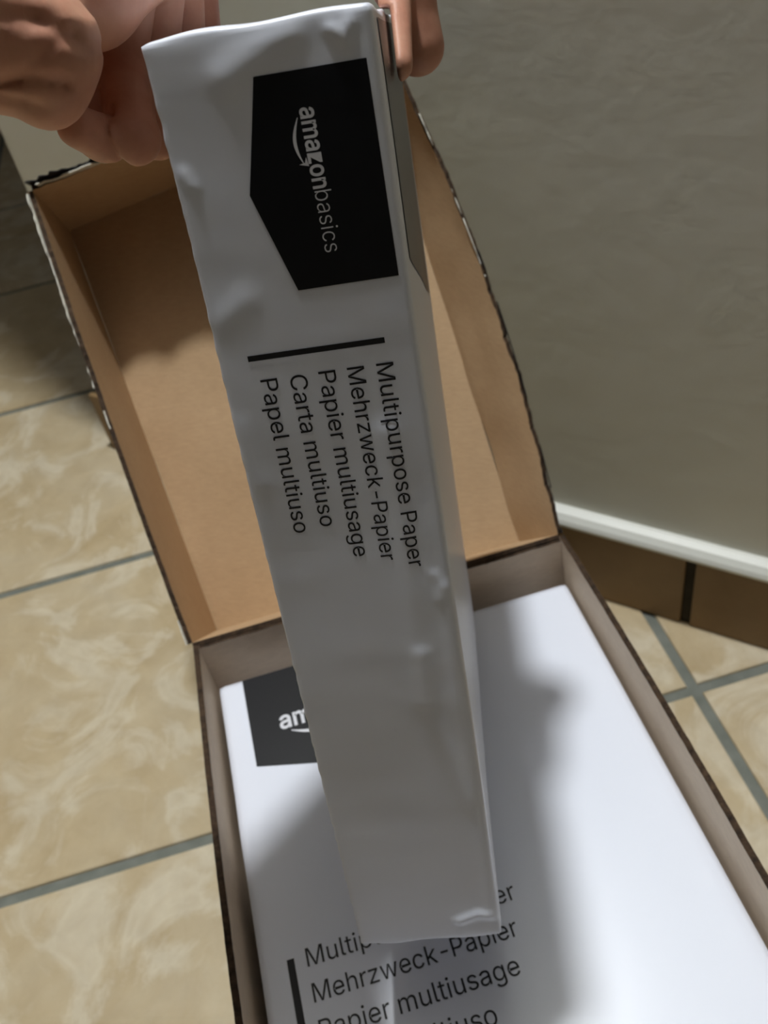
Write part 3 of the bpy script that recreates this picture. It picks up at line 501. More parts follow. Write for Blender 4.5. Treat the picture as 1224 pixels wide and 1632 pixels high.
  'a': (0.389, [222,-15,203,-21,182,-24,160,-26,134,-24,110,-19,87,-11,66,1,48,17,33,35,22,57,15,81,13,108,15,131,20,152,29,170,40,185,54,198,69,208,86,216,103,222,121,227,140,231,158,234,176,237,197,239,216,242,231,244,243,245,252,248,256,250,257,251,258,251,259,256,259,256,258,269,255,280,252,288,247,296,240,302,232,307,222,310,210,313,196,314,180,313,167,311,156,307,146,301,137,296,130,289,124,282,119,275,109,253,17,281,36,321,50,342,67,359,86,373,106,384,128,392,150,397,172,400,194,401,209,401,226,399,243,396,261,391,278,384,295,375,311,362,325,347,337,328,347,306,352,280,354,252,354,-17,260,-17,260,35,282,35,282,34,274,23,264,12,252,2,238,-7,136,68,146,65,158,63,170,62,189,64,206,68,220,74,231,82,241,91,249,102,254,113,257,125,259,139,259,154,281,173,273,169,264,166,255,163,245,161,234,159,223,157,213,156,202,154,193,153,185,152,178,151,164,149,152,146,140,143,130,138,122,133,116,128,112,122,110,115,109,105,110,96,112,89,116,82,121,77,127,72], [[61,63,62],[61,64,63],[60,64,61],[60,65,64],[59,65,60],[59,66,65],[58,66,59],[58,67,66],[58,68,67],[57,68,58],[57,69,68],[56,69,57],[56,70,69],[55,70,56],[55,71,70],[54,71,55],[54,43,71],[43,72,71],[53,45,54],[45,44,54],[44,43,54],[42,72,43],[41,72,42],[53,46,45],[40,72,41],[39,72,40],[53,47,46],[39,73,72],[38,73,39],[53,48,47],[37,73,38],[53,49,48],[53,50,49],[36,73,37],[53,51,50],[52,51,53],[36,74,73],[35,74,36],[34,74,35],[33,74,34],[32,74,33],[32,75,74],[31,75,32],[30,75,31],[29,98,30],[98,75,30],[28,98,29],[27,98,28],[26,98,27],[25,98,26],[24,98,25],[23,98,24],[22,98,23],[21,98,22],[20,98,21],[19,98,20],[18,98,19],[17,98,18],[16,98,17],[15,98,16],[15,99,98],[97,75,98],[14,99,15],[14,100,99],[14,101,100],[14,102,101],[14,103,102],[14,104,103],[14,105,104],[14,106,105],[14,107,106],[96,75,97],[14,108,107],[14,109,108],[13,109,14],[13,110,109],[13,111,110],[13,112,111],[13,113,112],[95,75,96],[13,114,113],[13,115,114],[12,115,13],[12,116,115],[94,75,95],[12,117,116],[12,118,117],[93,75,94],[11,118,12],[11,119,118],[92,75,93],[11,120,119],[91,75,92],[11,121,120],[11,122,121],[90,78,91],[78,75,91],[10,122,11],[10,123,122],[89,78,90],[10,84,123],[10,85,84],[88,78,89],[10,86,85],[87,78,88],[10,87,86],[10,78,87],[9,78,10],[8,77,9],[77,78,9],[8,82,77],[82,76,77],[79,75,78],[80,75,79],[81,75,80],[7,82,8],[82,75,81],[7,83,82],[76,75,82],[6,83,7],[6,0,83],[5,0,6],[5,1,0],[4,1,5],[4,2,1],[3,2,4]]),
  'm': (0.61, [131,-17,36,-17,36,396,129,396,129,278,84,278,98,321,107,340,119,357,133,371,148,383,165,392,183,398,201,402,220,403,249,400,276,390,299,373,317,351,330,326,343,278,289,278,302,319,312,338,324,354,339,369,355,381,374,390,394,398,415,402,437,403,461,401,484,396,505,387,525,374,542,357,556,337,566,313,572,285,574,256,574,-17,479,-17,479,253,476,275,471,289,462,300,449,307,435,312,418,313,405,312,393,310,383,305,374,299,366,291,360,282,356,272,353,260,352,247,352,-17,257,-17,257,259,255,275,250,288,241,298,230,307,216,312,199,313,188,312,176,310,166,305,156,299,148,291,141,281,135,269,132,255,131,237], [[13,15,14],[29,31,30],[12,15,13],[28,31,29],[28,32,31],[12,16,15],[11,16,12],[27,32,28],[1,5,2],[5,6,2],[6,3,2],[6,7,3],[7,8,3],[8,4,3],[27,33,32],[10,16,11],[26,33,27],[10,17,16],[26,34,33],[9,17,10],[25,34,26],[25,35,34],[9,18,17],[8,18,9],[24,35,25],[24,36,35],[4,70,8],[70,69,8],[69,68,8],[68,18,8],[23,36,24],[68,67,18],[67,23,18],[23,19,18],[67,66,23],[66,22,23],[19,36,23],[19,37,36],[20,51,19],[51,50,19],[50,49,19],[49,48,19],[48,37,19],[66,65,22],[65,64,22],[64,21,22],[47,37,48],[47,38,37],[46,38,47],[45,38,46],[63,21,64],[20,52,51],[44,38,45],[4,71,70],[20,53,52],[62,21,63],[20,54,53],[4,72,71],[43,38,44],[61,21,62],[43,39,38],[20,55,54],[4,73,72],[1,4,5],[1,73,4],[61,20,21],[61,55,20],[60,55,61],[42,39,43],[60,56,55],[1,74,73],[60,57,56],[59,57,60],[42,40,39],[1,75,74],[41,40,42],[59,58,57],[1,0,75]]),
  'n': (0.41, [141,275,136,261,132,245,131,226,131,-17,36,-17,36,396,129,396,129,270,77,270,101,327,119,355,142,376,168,390,197,399,227,401,255,400,280,394,303,384,324,369,342,351,356,329,366,303,372,273,374,241,374,-17,279,-17,279,234,277,259,270,278,260,293,247,303,231,310,210,312,195,311,181,308,169,302,158,295,149,286], [[14,16,15],[14,17,16],[13,17,14],[5,9,6],[9,7,6],[9,10,7],[10,11,7],[11,8,7],[13,18,17],[12,18,13],[12,19,18],[11,19,12],[11,20,19],[8,37,11],[37,36,11],[36,35,11],[35,20,11],[35,34,20],[34,21,20],[34,33,21],[33,22,21],[32,22,33],[31,22,32],[30,22,31],[30,23,22],[8,38,37],[29,23,30],[8,0,38],[28,23,29],[8,1,0],[28,24,23],[5,8,9],[5,1,8],[5,2,1],[27,24,28],[5,3,2],[27,25,24],[26,25,27],[5,4,3]]),
  'o': (0.415, [308,2,277,-13,244,-22,207,-25,171,-22,138,-13,108,2,81,22,59,48,41,77,28,111,20,148,17,187,20,228,28,265,41,299,59,328,81,354,108,374,138,389,171,399,207,401,244,399,277,389,308,374,334,354,357,328,375,299,388,265,395,228,398,187,395,148,388,111,375,77,357,48,334,22,156,79,170,71,187,65,207,64,228,65,245,71,260,79,272,91,283,106,291,124,297,143,301,165,302,187,301,210,297,232,291,252,283,270,272,285,260,297,245,305,228,311,207,313,187,311,170,305,156,297,143,285,133,270,124,252,118,232,115,211,113,187,115,165,118,143,124,124,133,106,143,91], [[20,22,21],[20,23,22],[19,23,20],[19,24,23],[18,24,19],[18,25,24],[17,25,18],[17,26,25],[16,26,17],[15,26,16],[15,57,26],[57,27,26],[15,58,57],[56,27,57],[15,59,58],[55,27,56],[15,60,59],[54,27,55],[14,60,15],[54,28,27],[14,61,60],[53,28,54],[14,62,61],[52,28,53],[14,63,62],[51,28,52],[13,63,14],[51,29,28],[13,64,63],[50,29,51],[13,65,64],[49,29,50],[12,65,13],[49,30,29],[12,66,65],[48,30,49],[12,67,66],[47,30,48],[47,31,30],[11,67,12],[11,68,67],[46,31,47],[46,32,31],[10,68,11],[10,69,68],[45,32,46],[44,32,45],[10,70,69],[44,33,32],[9,70,10],[43,33,44],[9,71,70],[42,33,43],[9,36,71],[41,33,42],[9,37,36],[41,34,33],[8,37,9],[40,34,41],[8,38,37],[39,34,40],[8,39,38],[8,34,39],[8,35,34],[7,35,8],[6,35,7],[6,0,35],[5,0,6],[5,1,0],[4,1,5],[4,2,1],[3,2,4]]),
  'z': (0.38, [356,-17,25,-17,25,52,237,325,237,306,31,306,31,396,350,396,350,325,143,54,143,73,356,73], [[5,7,6],[5,3,7],[3,8,7],[5,2,3],[4,8,3],[4,9,8],[2,4,5],[2,10,4],[10,9,4],[2,11,10],[2,0,11],[1,0,2]]),
 },
 'l': {
  'a': (0.389, [212,8,197,3,180,0,160,-1,138,1,117,5,98,12,81,22,66,34,54,49,46,66,40,86,38,108,40,127,44,143,50,157,59,168,69,178,81,186,96,193,111,198,127,203,144,206,162,209,179,212,201,215,219,217,235,219,248,221,260,224,270,228,277,235,282,244,284,254,284,257,282,273,279,287,274,301,266,312,256,322,243,329,229,335,213,338,196,339,178,338,161,335,146,330,133,323,122,315,112,306,104,297,97,287,96,283,52,296,58,309,70,326,84,340,100,352,117,361,135,368,155,373,174,375,194,376,207,376,222,374,237,371,253,367,267,361,281,354,294,344,306,331,315,317,323,299,327,277,329,251,329,8,285,8,285,60,268,60,261,47,254,39,246,30,237,22,226,15,127,45,140,41,155,38,170,37,193,39,214,44,232,52,247,62,260,75,270,89,278,105,282,121,284,138,284,207,268,194,264,192,257,190,249,188,240,186,230,184,220,182,209,180,199,179,190,178,181,177,174,176,160,174,145,170,132,166,119,161,107,153,97,145,90,133,85,120,84,105,85,91,89,78,95,67,104,58,115,51], [[61,63,62],[61,64,63],[60,64,61],[60,65,64],[59,65,60],[59,66,65],[58,66,59],[58,67,66],[58,68,67],[57,68,58],[57,69,68],[56,69,57],[56,43,69],[43,42,69],[42,70,69],[55,44,56],[44,43,56],[55,45,44],[41,70,42],[55,46,45],[40,70,41],[40,71,70],[55,47,46],[39,71,40],[54,47,55],[54,48,47],[38,71,39],[38,72,71],[54,49,48],[37,72,38],[53,49,54],[53,50,49],[36,72,37],[36,73,72],[53,51,50],[52,51,53],[35,73,36],[35,74,73],[34,74,35],[33,74,34],[32,74,33],[32,75,74],[31,75,32],[30,97,31],[97,75,31],[29,97,30],[28,97,29],[27,97,28],[26,97,27],[25,97,26],[24,97,25],[23,97,24],[22,97,23],[22,98,97],[96,75,97],[21,98,22],[20,98,21],[19,98,20],[19,99,98],[18,99,19],[18,100,99],[18,101,100],[18,102,101],[17,102,18],[17,103,102],[17,104,103],[17,105,104],[17,106,105],[17,107,106],[16,107,17],[16,108,107],[16,109,108],[16,110,109],[16,111,110],[16,112,111],[15,112,16],[15,113,112],[15,114,113],[14,114,15],[14,115,114],[14,116,115],[13,116,14],[95,75,96],[13,117,116],[12,117,13],[94,75,95],[12,118,117],[11,118,12],[11,119,118],[93,75,94],[11,120,119],[92,77,93],[77,75,93],[10,120,11],[10,121,120],[91,77,92],[10,122,121],[9,122,10],[90,78,91],[78,77,91],[90,79,78],[76,75,77],[9,123,122],[89,79,90],[9,84,123],[8,84,9],[89,80,79],[8,85,84],[88,80,89],[8,86,85],[88,81,80],[87,81,88],[8,87,86],[8,81,87],[7,81,8],[7,82,81],[7,83,82],[6,83,7],[6,0,83],[5,0,6],[5,1,0],[4,1,5],[4,2,1],[3,2,4]]),
  'b': (0.424, [309,23,285,10,258,2,229,0,209,1,191,5,176,11,163,19,153,27,144,36,136,46,130,55,123,67,104,67,104,8,61,8,61,501,106,501,106,311,122,311,130,323,136,331,144,340,152,350,162,358,175,365,190,372,208,375,229,376,258,374,284,366,308,354,330,337,348,315,362,289,373,259,380,226,382,189,380,152,373,118,363,88,348,62,330,40,157,58,176,47,197,41,220,39,244,41,265,48,284,59,300,74,313,93,323,114,330,137,335,162,336,189,335,216,331,241,323,264,313,285,301,303,285,318,266,329,244,336,220,338,196,336,175,329,156,319,141,304,128,286,117,266,110,243,106,217,105,189,106,162,110,136,118,112,128,91,141,73], [[15,17,16],[15,18,17],[27,29,28],[26,29,27],[26,30,29],[25,30,26],[25,31,30],[24,31,25],[23,31,24],[23,32,31],[22,32,23],[21,64,22],[64,32,22],[21,65,64],[63,32,64],[63,33,32],[21,66,65],[62,33,63],[20,66,21],[20,67,66],[61,33,62],[19,67,20],[19,68,67],[60,33,61],[60,34,33],[15,19,18],[15,71,19],[71,70,19],[70,69,19],[69,68,19],[59,34,60],[59,35,34],[58,35,59],[57,35,58],[57,36,35],[15,72,71],[56,36,57],[56,37,36],[15,73,72],[55,37,56],[54,37,55],[15,74,73],[54,38,37],[53,38,54],[15,75,74],[53,39,38],[52,39,53],[15,76,75],[52,40,39],[51,40,52],[15,13,76],[13,77,76],[50,40,51],[13,78,77],[50,41,40],[49,41,50],[13,12,78],[12,43,78],[15,14,13],[11,43,12],[49,42,41],[48,42,49],[11,44,43],[10,44,11],[47,42,48],[10,45,44],[9,45,10],[46,42,47],[9,46,45],[46,0,42],[9,0,46],[8,0,9],[7,0,8],[7,1,0],[6,1,7],[5,1,6],[5,2,1],[4,2,5],[4,3,2]]),
  'c': (0.396, [258,7,242,3,225,1,207,0,176,2,147,10,121,23,98,41,79,63,63,89,52,118,45,151,42,187,45,224,52,258,63,288,79,314,98,335,121,353,147,366,176,374,207,376,225,376,242,373,258,369,273,364,287,357,301,349,313,340,324,329,333,317,342,304,349,290,351,282,308,271,307,274,303,284,297,294,290,302,283,310,275,317,265,323,255,328,244,333,233,335,220,337,207,338,182,336,160,328,140,317,124,301,111,282,101,261,94,238,90,213,88,187,90,162,94,138,101,115,111,93,124,75,140,60,160,48,182,41,207,38,221,39,233,41,245,44,256,48,266,53,276,60,284,67,292,75,298,84,304,94,308,104,310,108,353,97,350,89,343,74,335,61,325,49,314,38,302,28,288,19,274,12], [[20,22,21],[20,23,22],[19,23,20],[19,24,23],[19,25,24],[18,25,19],[18,26,25],[18,27,26],[17,27,18],[17,46,27],[46,28,27],[46,45,28],[45,29,28],[17,47,46],[44,29,45],[17,48,47],[43,29,44],[16,48,17],[42,29,43],[42,30,29],[16,49,48],[41,30,42],[40,30,41],[40,31,30],[39,31,40],[16,50,49],[15,50,16],[38,31,39],[38,32,31],[37,32,38],[15,51,50],[36,32,37],[36,33,32],[14,51,15],[35,33,36],[35,34,33],[14,52,51],[14,53,52],[13,53,14],[13,54,53],[12,54,13],[12,55,54],[11,55,12],[11,56,55],[11,57,56],[10,57,11],[10,58,57],[9,58,10],[9,59,58],[75,77,76],[74,77,75],[74,78,77],[73,78,74],[9,60,59],[73,79,78],[8,60,9],[72,79,73],[71,79,72],[8,61,60],[71,80,79],[70,80,71],[7,61,8],[70,81,80],[69,81,70],[7,62,61],[68,81,69],[68,82,81],[67,82,68],[7,63,62],[66,82,67],[65,82,66],[6,63,7],[6,64,63],[64,82,65],[6,82,64],[6,83,82],[6,84,83],[5,84,6],[5,85,84],[5,0,85],[4,0,5],[4,1,0],[4,2,1],[3,2,4]]),
  'i': (0.167, [108,460,101,455,93,452,84,451,75,452,67,455,59,460,54,467,50,475,49,483,50,492,54,499,59,506,67,511,75,515,84,516,93,515,101,511,108,506,114,499,117,492,118,483,117,475,114,467,106,8,61,8,61,371,106,371], [[25,27,26],[25,24,27],[14,16,15],[13,16,14],[13,17,16],[12,17,13],[12,18,17],[11,18,12],[11,19,18],[10,19,11],[10,20,19],[9,20,10],[9,21,20],[8,21,9],[8,22,21],[7,22,8],[7,23,22],[6,23,7],[6,0,23],[6,1,0],[5,1,6],[5,2,1],[4,2,5],[4,3,2]]),
  's': (0.365, [257,14,234,6,209,1,182,0,158,1,135,5,115,11,97,19,81,30,68,43,57,58,49,76,45,88,89,97,93,84,105,67,120,54,138,44,158,39,181,37,207,39,230,45,249,56,264,69,273,85,276,103,274,117,269,130,260,142,247,151,232,158,214,163,151,178,121,187,96,199,78,214,65,231,57,251,55,274,57,293,62,311,72,327,84,341,100,353,118,363,139,370,162,375,187,376,211,375,232,371,251,365,267,357,281,346,293,334,302,320,310,305,313,296,273,287,269,295,260,309,248,322,232,332,211,339,187,341,165,339,144,333,126,323,112,310,103,295,100,277,102,262,109,248,119,237,132,228,149,221,170,215,227,202,258,192,282,180,300,166,313,149,321,129,323,106,321,87,315,68,306,52,293,37,276,24], [[46,48,47],[46,49,48],[45,49,46],[45,50,49],[44,50,45],[44,51,50],[43,51,44],[43,52,51],[42,52,43],[42,63,52],[63,53,52],[41,64,42],[64,63,42],[62,53,63],[41,65,64],[61,53,62],[61,54,53],[41,66,65],[60,54,61],[40,66,41],[40,67,66],[59,54,60],[59,55,54],[39,67,40],[39,68,67],[58,55,59],[58,56,55],[58,57,56],[39,69,68],[38,69,39],[38,70,69],[37,70,38],[37,71,70],[36,71,37],[36,72,71],[36,73,72],[35,73,36],[35,74,73],[35,75,74],[35,76,75],[34,76,35],[34,77,76],[33,77,34],[33,78,77],[32,78,33],[32,79,78],[31,79,32],[31,80,79],[30,80,31],[29,80,30],[28,80,29],[28,81,80],[27,81,28],[26,81,27],[26,82,81],[25,82,26],[25,83,82],[24,83,25],[12,14,13],[11,14,12],[24,84,83],[23,84,24],[11,15,14],[10,15,11],[22,84,23],[22,85,84],[10,16,15],[9,16,10],[21,85,22],[9,17,16],[21,86,85],[20,86,21],[9,18,17],[8,18,9],[19,86,20],[8,19,18],[8,86,19],[8,87,86],[7,87,8],[7,0,87],[6,0,7],[6,1,0],[5,1,6],[5,2,1],[4,2,5],[4,3,2]]),
 },
}
SPACE, CAPH = 0.188, 0.508706
def text_mesh(body, face):
    vs_, fs_, x = [], [], 0.0
    for ch in body:
        if ch == ' ':
            x += SPACE
            continue
        adv, v, fc = GLYPHS[face][ch]
        k = len(vs_)
        vs_ += [(x + v[i] * 0.001, v[i + 1] * 0.001) for i in range(0, len(v), 2)]
        fs_ += [tuple(k + j for j in q) for q in fc]
        x += adv
    return np.array(vs_), fs_
def lettering(name, body, start, end, base, cap, place, mat, parent, face='r'):
    """a printed line running from start to end with the given cap height; place(s, t) -> 3D point"""
    v, fcs = text_mesh(body, face)
    x0, x1 = v[:, 0].min(), v[:, 0].max()
    sx = (end - start) / (x1 - x0)
    sy = cap / CAPH
    pts = [place(start + (p - x0) * sx, base + q * sy) for p, q in v]
    return mesh_obj(name, pts, fcs, mat, parent)

def poly_sheet(name, poly, place, mat, parent, step=0.004):
    bm = bmesh.new()
    bm.faces.new([bm.verts.new((x, y, 0)) for x, y in poly])
    xs = [p[0] for p in poly]; ys = [p[1] for p in poly]
    x = min(xs) + step
    while x < max(xs):
        bmesh.ops.bisect_plane(bm, geom=bm.verts[:] + bm.edges[:] + bm.faces[:], plane_co=(x, 0, 0), plane_no=(1, 0, 0)); x += step
    y = min(ys) + step
    while y < max(ys):
        bmesh.ops.bisect_plane(bm, geom=bm.verts[:] + bm.edges[:] + bm.faces[:], plane_co=(0, y, 0), plane_no=(0, 1, 0)); y += step
    for v in bm.verts: v.co = place(v.co.x, v.co.y)
    return bm_obj(name, bm, mat, parent, smooth=True)

def smile(s0, s1, t0, drop, w):
    """arrow-ended smile curve as polygon strip points (outline)"""
    up, lo = [], []
    n = 18
    for i in range(n + 1):
        k = i / n
        s = s0 + (s1 - s0) * k
        mid = t0 - drop * math.sin(math.pi * (k * 0.92 + 0.02))
        th = w * (0.25 + 0.75 * math.sin(math.pi * min(1.0, k * 1.05)))
        up.append((s, mid + th / 2)); lo.append((s, mid - th / 2))
    return up, lo
def smile_obj(s0, s1, t0, drop, w, place, mat, parent):
    up, lo = smile(s0, s1, t0, drop, w)
    n = len(up)
    v = [place(*p) for p in up] + [place(*p) for p in lo]
    fcs = [(n + i, n + i + 1, i + 1, i) for i in range(n - 1)]
    # arrow head
    k = len(v)
    L = (s1 - s0)
    head = [(s1 - 0.17 * L, t0 + 0.02 * L), (s1 + 0.03 * L, t0 + 0.06 * L), (s1 - 0.03 * L, t0 - 0.16 * L), (s1 - 0.055 * L, t0 - 0.02 * L)]
    v += [place(*p) for p in head]
    fcs += [(k, k + 3, k + 1), (k + 3, k + 2, k + 1)]
    return mesh_obj('logo_smile', v, fcs, mat, parent)

# ------------------------------------------------------------------ paper reams
def ream_mesh(name, lx, ly, lz, disp, parent, nx, ny, nz, edge=0.003):
    """wrapped ream spanning 0..lx, 0..ly, 0..lz, rounded edges, displaced by disp(p, n)"""
    bm = bmesh.new()
    V = {}
    def key(i, j, k): return (i, j, k)
    def vert(i, j, k):
        if (i, j, k) not in V:
            V[(i, j, k)] = bm.verts.new((lx * i / nx, ly * j / ny, lz * k / nz))
        return V[(i, j, k)]
    for i in range(nx):
        for j in range(ny):
            for k, fl_ in ((0, True), (nz, False)):
                q = [vert(i, j, k), vert(i + 1, j, k), vert(i + 1, j + 1, k), vert(i, j + 1, k)]
                bm.faces.new(q[::-1] if fl_ else q)
    for i in range(nx):
        for k in range(nz):
            for j, fl_ in ((0, False), (ny, True)):
                q = [vert(i, j, k), vert(i + 1, j, k), vert(i + 1, j, k + 1), vert(i, j, k + 1)]
                bm.faces.new(q[::-1] if fl_ else q)
    for j in range(ny):
        for k in range(nz):
            for i, fl_ in ((0, True), (nx, False)):
                q = [vert(i, j, k), vert(i, j + 1, k), vert(i, j + 1, k + 1), vert(i, j, k + 1)]
                bm.faces.new(q[::-1] if fl_ else q)
    # round edges: pull every vertex onto a rounded box
    for v in bm.verts:
        c = v.co
        inner = Vector((min(max(c.x, edge), lx - edge), min(max(c.y, edge), ly - edge), min(max(c.z, edge), lz - edge)))
        dlt = c - inner
        if dlt.length > 1e-9:
            if sum(1 for t in dlt if abs(t) > 1e-9) > 1:
                v.co = inner + dlt.normalized() * edge
    bm.normal_update()
    for v in bm.verts:
        v.co = v.co + disp(v.co.copy(), v.normal.copy())
    return bm_obj(name, bm, M_WRAP, parent, smooth=True)

# ---- reams lying in the carton
E_X, Y_B, RH = 0.0062, -0.0166, 0.0523
def flat_disp(seed):
    def f(p, n):
        d = 0.00045 * noise.noise(Vector((p.x * 9, p.y * 9, seed)))
        side_ = abs(n.z) < 0.4
        if side_: d += 0.0010 * noise.noise(Vector((p.x * 25, p.y * 25, p.z * 30 + seed)))
        return n * d
    return f
proto = None
for k in range(4):
    z = 0.0045 + k * RH
    root = empty('paper_ream', (E_X, Y_B - 0.297, z))
    if k < 3:
        tag(root, ('white wrapped paper ream on the carton floor, lowest of the stack', 'white wrapped paper ream second from the carton floor in the stack', 'white wrapped paper ream directly beneath the topmost ream in the carton')[k], 'paper ream', 'reams stacked in the carton')
        if proto is None:
            proto = ream_mesh('wrapper', 0.210, 0.297, RH - 0.0003, flat_disp(3.0), root, 24, 34, 7)
        else:
            c = proto.copy(); COL.objects.link(c); c.parent = root
    else:
        top = root
        tag(root, 'white paper ream lying topmost in the open carton, black label at its corner', 'paper ream', 'reams stacked in the carton')
        ream_mesh('wrapper', 0.210, 0.297, RH - 0.0003, flat_disp(8.0), root, 50, 70, 8)
def top_place(s, t):
    # s from the left edge, t measured from the back edge (negative towards the front)
    y = 0.297 + t
    d = 0.00045 * noise.noise(Vector((s * 9, y * 9, 8.0)))
    return Vector((s, y, RH - 0.0003 + d + 0.00022))
mm = 0.001
poly_sheet('label_panel', [(14.5 * mm, -1.5 * mm), (14.5 * mm, -59 * mm), (75 * mm, -75.5 * mm), (135.5 * mm, -59 * mm), (135.5 * mm, -1.5 * mm)][::1], top_place, M_GLOSS, top, 0.006)
up1 = lambda s, t: top_place(s, t) + Vector((0, 0, 0.00018))
lettering('lettering', 'amazon', 30.5 * mm, 78 * mm, -41 * mm, 10.8 * mm, up1, M_LOGO, top, 'b')
lettering('lettering', 'basics', 79 * mm, 117 * mm, -41 * mm, 10.8 * mm, up1, M_LOGO, top, 'l')
smile_obj(36 * mm, 63 * mm, -43.2 * mm, 4.2 * mm, 2.2 * mm, up1, M_LOGO, top)
poly_sheet('printed_bar', [(13.1 * mm, -160 * mm), (13.1 * mm, -230 * mm), (16.4 * mm, -230 * mm), (16.4 * mm, -160 * mm)], top_place, M_TEXT, top, 0.008)
for txt, x1, yb in (('Multipurpose Paper', 118.4, -165.6), ('Mehrzweck-Papier', 114.0, -180.9), ('Papier multiusage', 109.4, -196.1), ('Carta multiuso', 94.0, -211.4), ('Papel multiuso', 95.2, -226.7)):
    lettering('lettering', txt, 21.8 * mm, x1 * mm, yb * mm, 8.1 * mm, top_place, M_TEXT, top)

# ---- ream held up by the hand : local x = along its length (down), y = thickness (to the right), z = towards the camera
E1 = Vector((-0.06430595, -0.27847989, -0.95828685))
E2 = Vector((0.97180034, -0.23578203, 0.00330591))
E3 = Vector((0.22686745, 0.9310509, -0.28578904))
HO = Vector((0.07690463, -0.12683949, 0.33488529)) + Z
HL, HT, HD = 0.299, 0.0523, 0.210
held = empty('paper_ream')
mw = Matrix.Identity(4)
for i in range(3):
    mw[i][0], mw[i][1], mw[i][2] = E1[i], E2[i], -E3[i]
mw.translation = HO
held.matrix_world = mw
tag(held, 'white wrapped paper ream held upright by the hand above the carton', 'paper ream')
# displacement of the front (z = 0) side
def ridge(x, y, pts, w, h):
    best = 9
    for (x0, y0), (x1, y1) in zip(pts[:-1], pts[1:]):
        dx, dy = x1 - x0, y1 - y0
        t = max(0, min(1, ((x - x0) * dx + (y - y0) * dy) / (dx * dx + dy * dy)))
        best = min(best, math.hypot(x - x0 - t * dx, y - y0 - t * dy))
    return h * math.exp(-(best / w) ** 2)
RIDGES = [([(0.100, 0.0405), (0.150, 0.0395), (0.190, 0.0385)], 0.0035, 0.0005),
          ([(0.172, 0.0400), (0.196, 0.0405), (0.216, 0.0445), (0.232, 0.047)], 0.0026, 0.0005),
          ([(0.150, 0.0505), (0.190, 0.0490), (0.235, 0.0505), (0.285, 0.0500)], 0.0022, 0.0006),
          ([(0.145, 0.0475), (0.149, 0.0490), (0.154, 0.0480)], 0.0012, 0.0004),
          ([(0.289, 0.0380), (0.286, 0.0450), (0.288, 0.0500)], 0.0018, 0.0010),
          ([(0.010, 0.0180), (0.003, 0.0330)], 0.0040, 0.0007),
          ([(0.004, 0.0430), (0.007, 0.0455), (0.003, 0.0470)], 0.0014, 0.0008),
          ([(0.0285, 0.0030), (0.0320, 0.0045)], 0.0014, 0.0005),
          ([(0.065, 0.0030), (0.060, 0.0110)], 0.0035, 0.0003),
          ([(0.093, 0.0010), (0.110, 0.0040)], 0.0030, 0.0003)]
def front_h(x, y):
    h = 0.00045 * noise.noise(Vector((x * 16, y * 26, 4.4))) + 0.00008 * noise.noise(Vector((x * 90, y * 40, 1.4)))
    for pts, w, a in RIDGES: h += ridge(x, y, pts, w, a)
    fall = min(1, min(y, HT - y) / 0.004) * min(1, min(x, HL - x) / 0.004)
    h *= max(0.25, fall)
    return h
def held_disp(p, n):
    # mesh local: x length, y thickness, z 0..HD (HD = face towards the camera)
    out = Vector((0, 0, 0))
    if n.z > 0.5:
        out += Vector((0, 0, front_h(p.x, p.y)))
    if n.y < -0.3:       # left side: scalloped crimp
        out += Vector((0, -1, 0)) * (0.0007 * noise.noise(Vector((p.x * 260, 0, 3))) * (0.3 + abs(noise.noise(Vector((p.x * 20, 0, 3))))) + 0.0006 * noise.noise(Vector((p.x * 14, p.z * 12, 7.7))))
    if n.y > 0.3:
        out += Vector((0, 1, 0)) * (0.0011 * noise.noise(Vector((p.x * 11, p.z * 10, 17.7))))
    if abs(n.x) > 0.5:
        out += n * 0.0012 * noise.noise(Vector((p.y * 60, p.z * 30, 27.7)))
    return out
wr = ream_mesh('wrapper', HL, HT, HD, held_disp, held, 290, 46, 40, 0.0016)
wr.location = (0, 0, -HD)
def front_place(s, t):
    return Vector((s, t, front_h(s, t) + 0.00012))
def front_place2(s, t):
    return Vector((s, t, front_h(s, t) + 0.00020))
poly_sheet('label_panel', [(10.9 * mm, 24.0 * mm), (35.6 * mm, 17.6 * mm), (59.3 * mm, 24.6 * mm), (59.2 * mm, 49.7 * mm), (10.9 * mm, 49.6 * mm)], front_place, M_BLACK, held, 0.002)
lettering('lettering', 'amazon', 18.7 * mm, 36.4 * mm, 32.9 * mm, 4.1 * mm, front_place2, M_LOGO, held, 'b')
lettering('lettering', 'basics', 36.9 * mm, 51.2 * mm, 32.9 * mm, 4.1 * mm, front_place2, M_LOGO, held, 'l')
smile_obj(20.6 * mm, 30.9 * mm, 32.2 * mm, 1.7 * mm, 0.8 * mm, front_place2, M_LOGO, held)
poly_sheet('printed_bar', [(74.0 * mm, 8.3 * mm), (75.5 * mm, 8.3 * mm), (75.5 * mm, 43.8 * mm), (74.0 * mm, 43.8 * mm)], front_place, M_TEXT, held, 0.003)
for txt, x1, tb in (('Multipurpose Paper', 141.6, 40.6), ('Mehrzweck-Papier', 138.5, 33.0), ('Papier multiusage', 136.2, 25.5), ('Carta multiuso', 125.4, 17.9), ('Papel multiuso', 126.4, 10.2)):
    lettering('lettering', txt, 80.7 * mm, x1 * mm, tb * mm, 4.45 * mm, front_place, M_TEXT, held)
# label on the broad side that faces right
def right_place(s, t):
    d = 0.0011 * noise.noise(Vector((s * 11, (HD - t) * 10, 17.7)))
    return Vector((s, HT + d + 0.00025, -t))
poly_sheet('label_panel', [(3 * mm, 21 * mm), (60 * mm, 21 * mm), (112 * mm, 190 * mm), (3 * mm, 190 * mm)], right_place, M_GLOSS, held, 0.006)

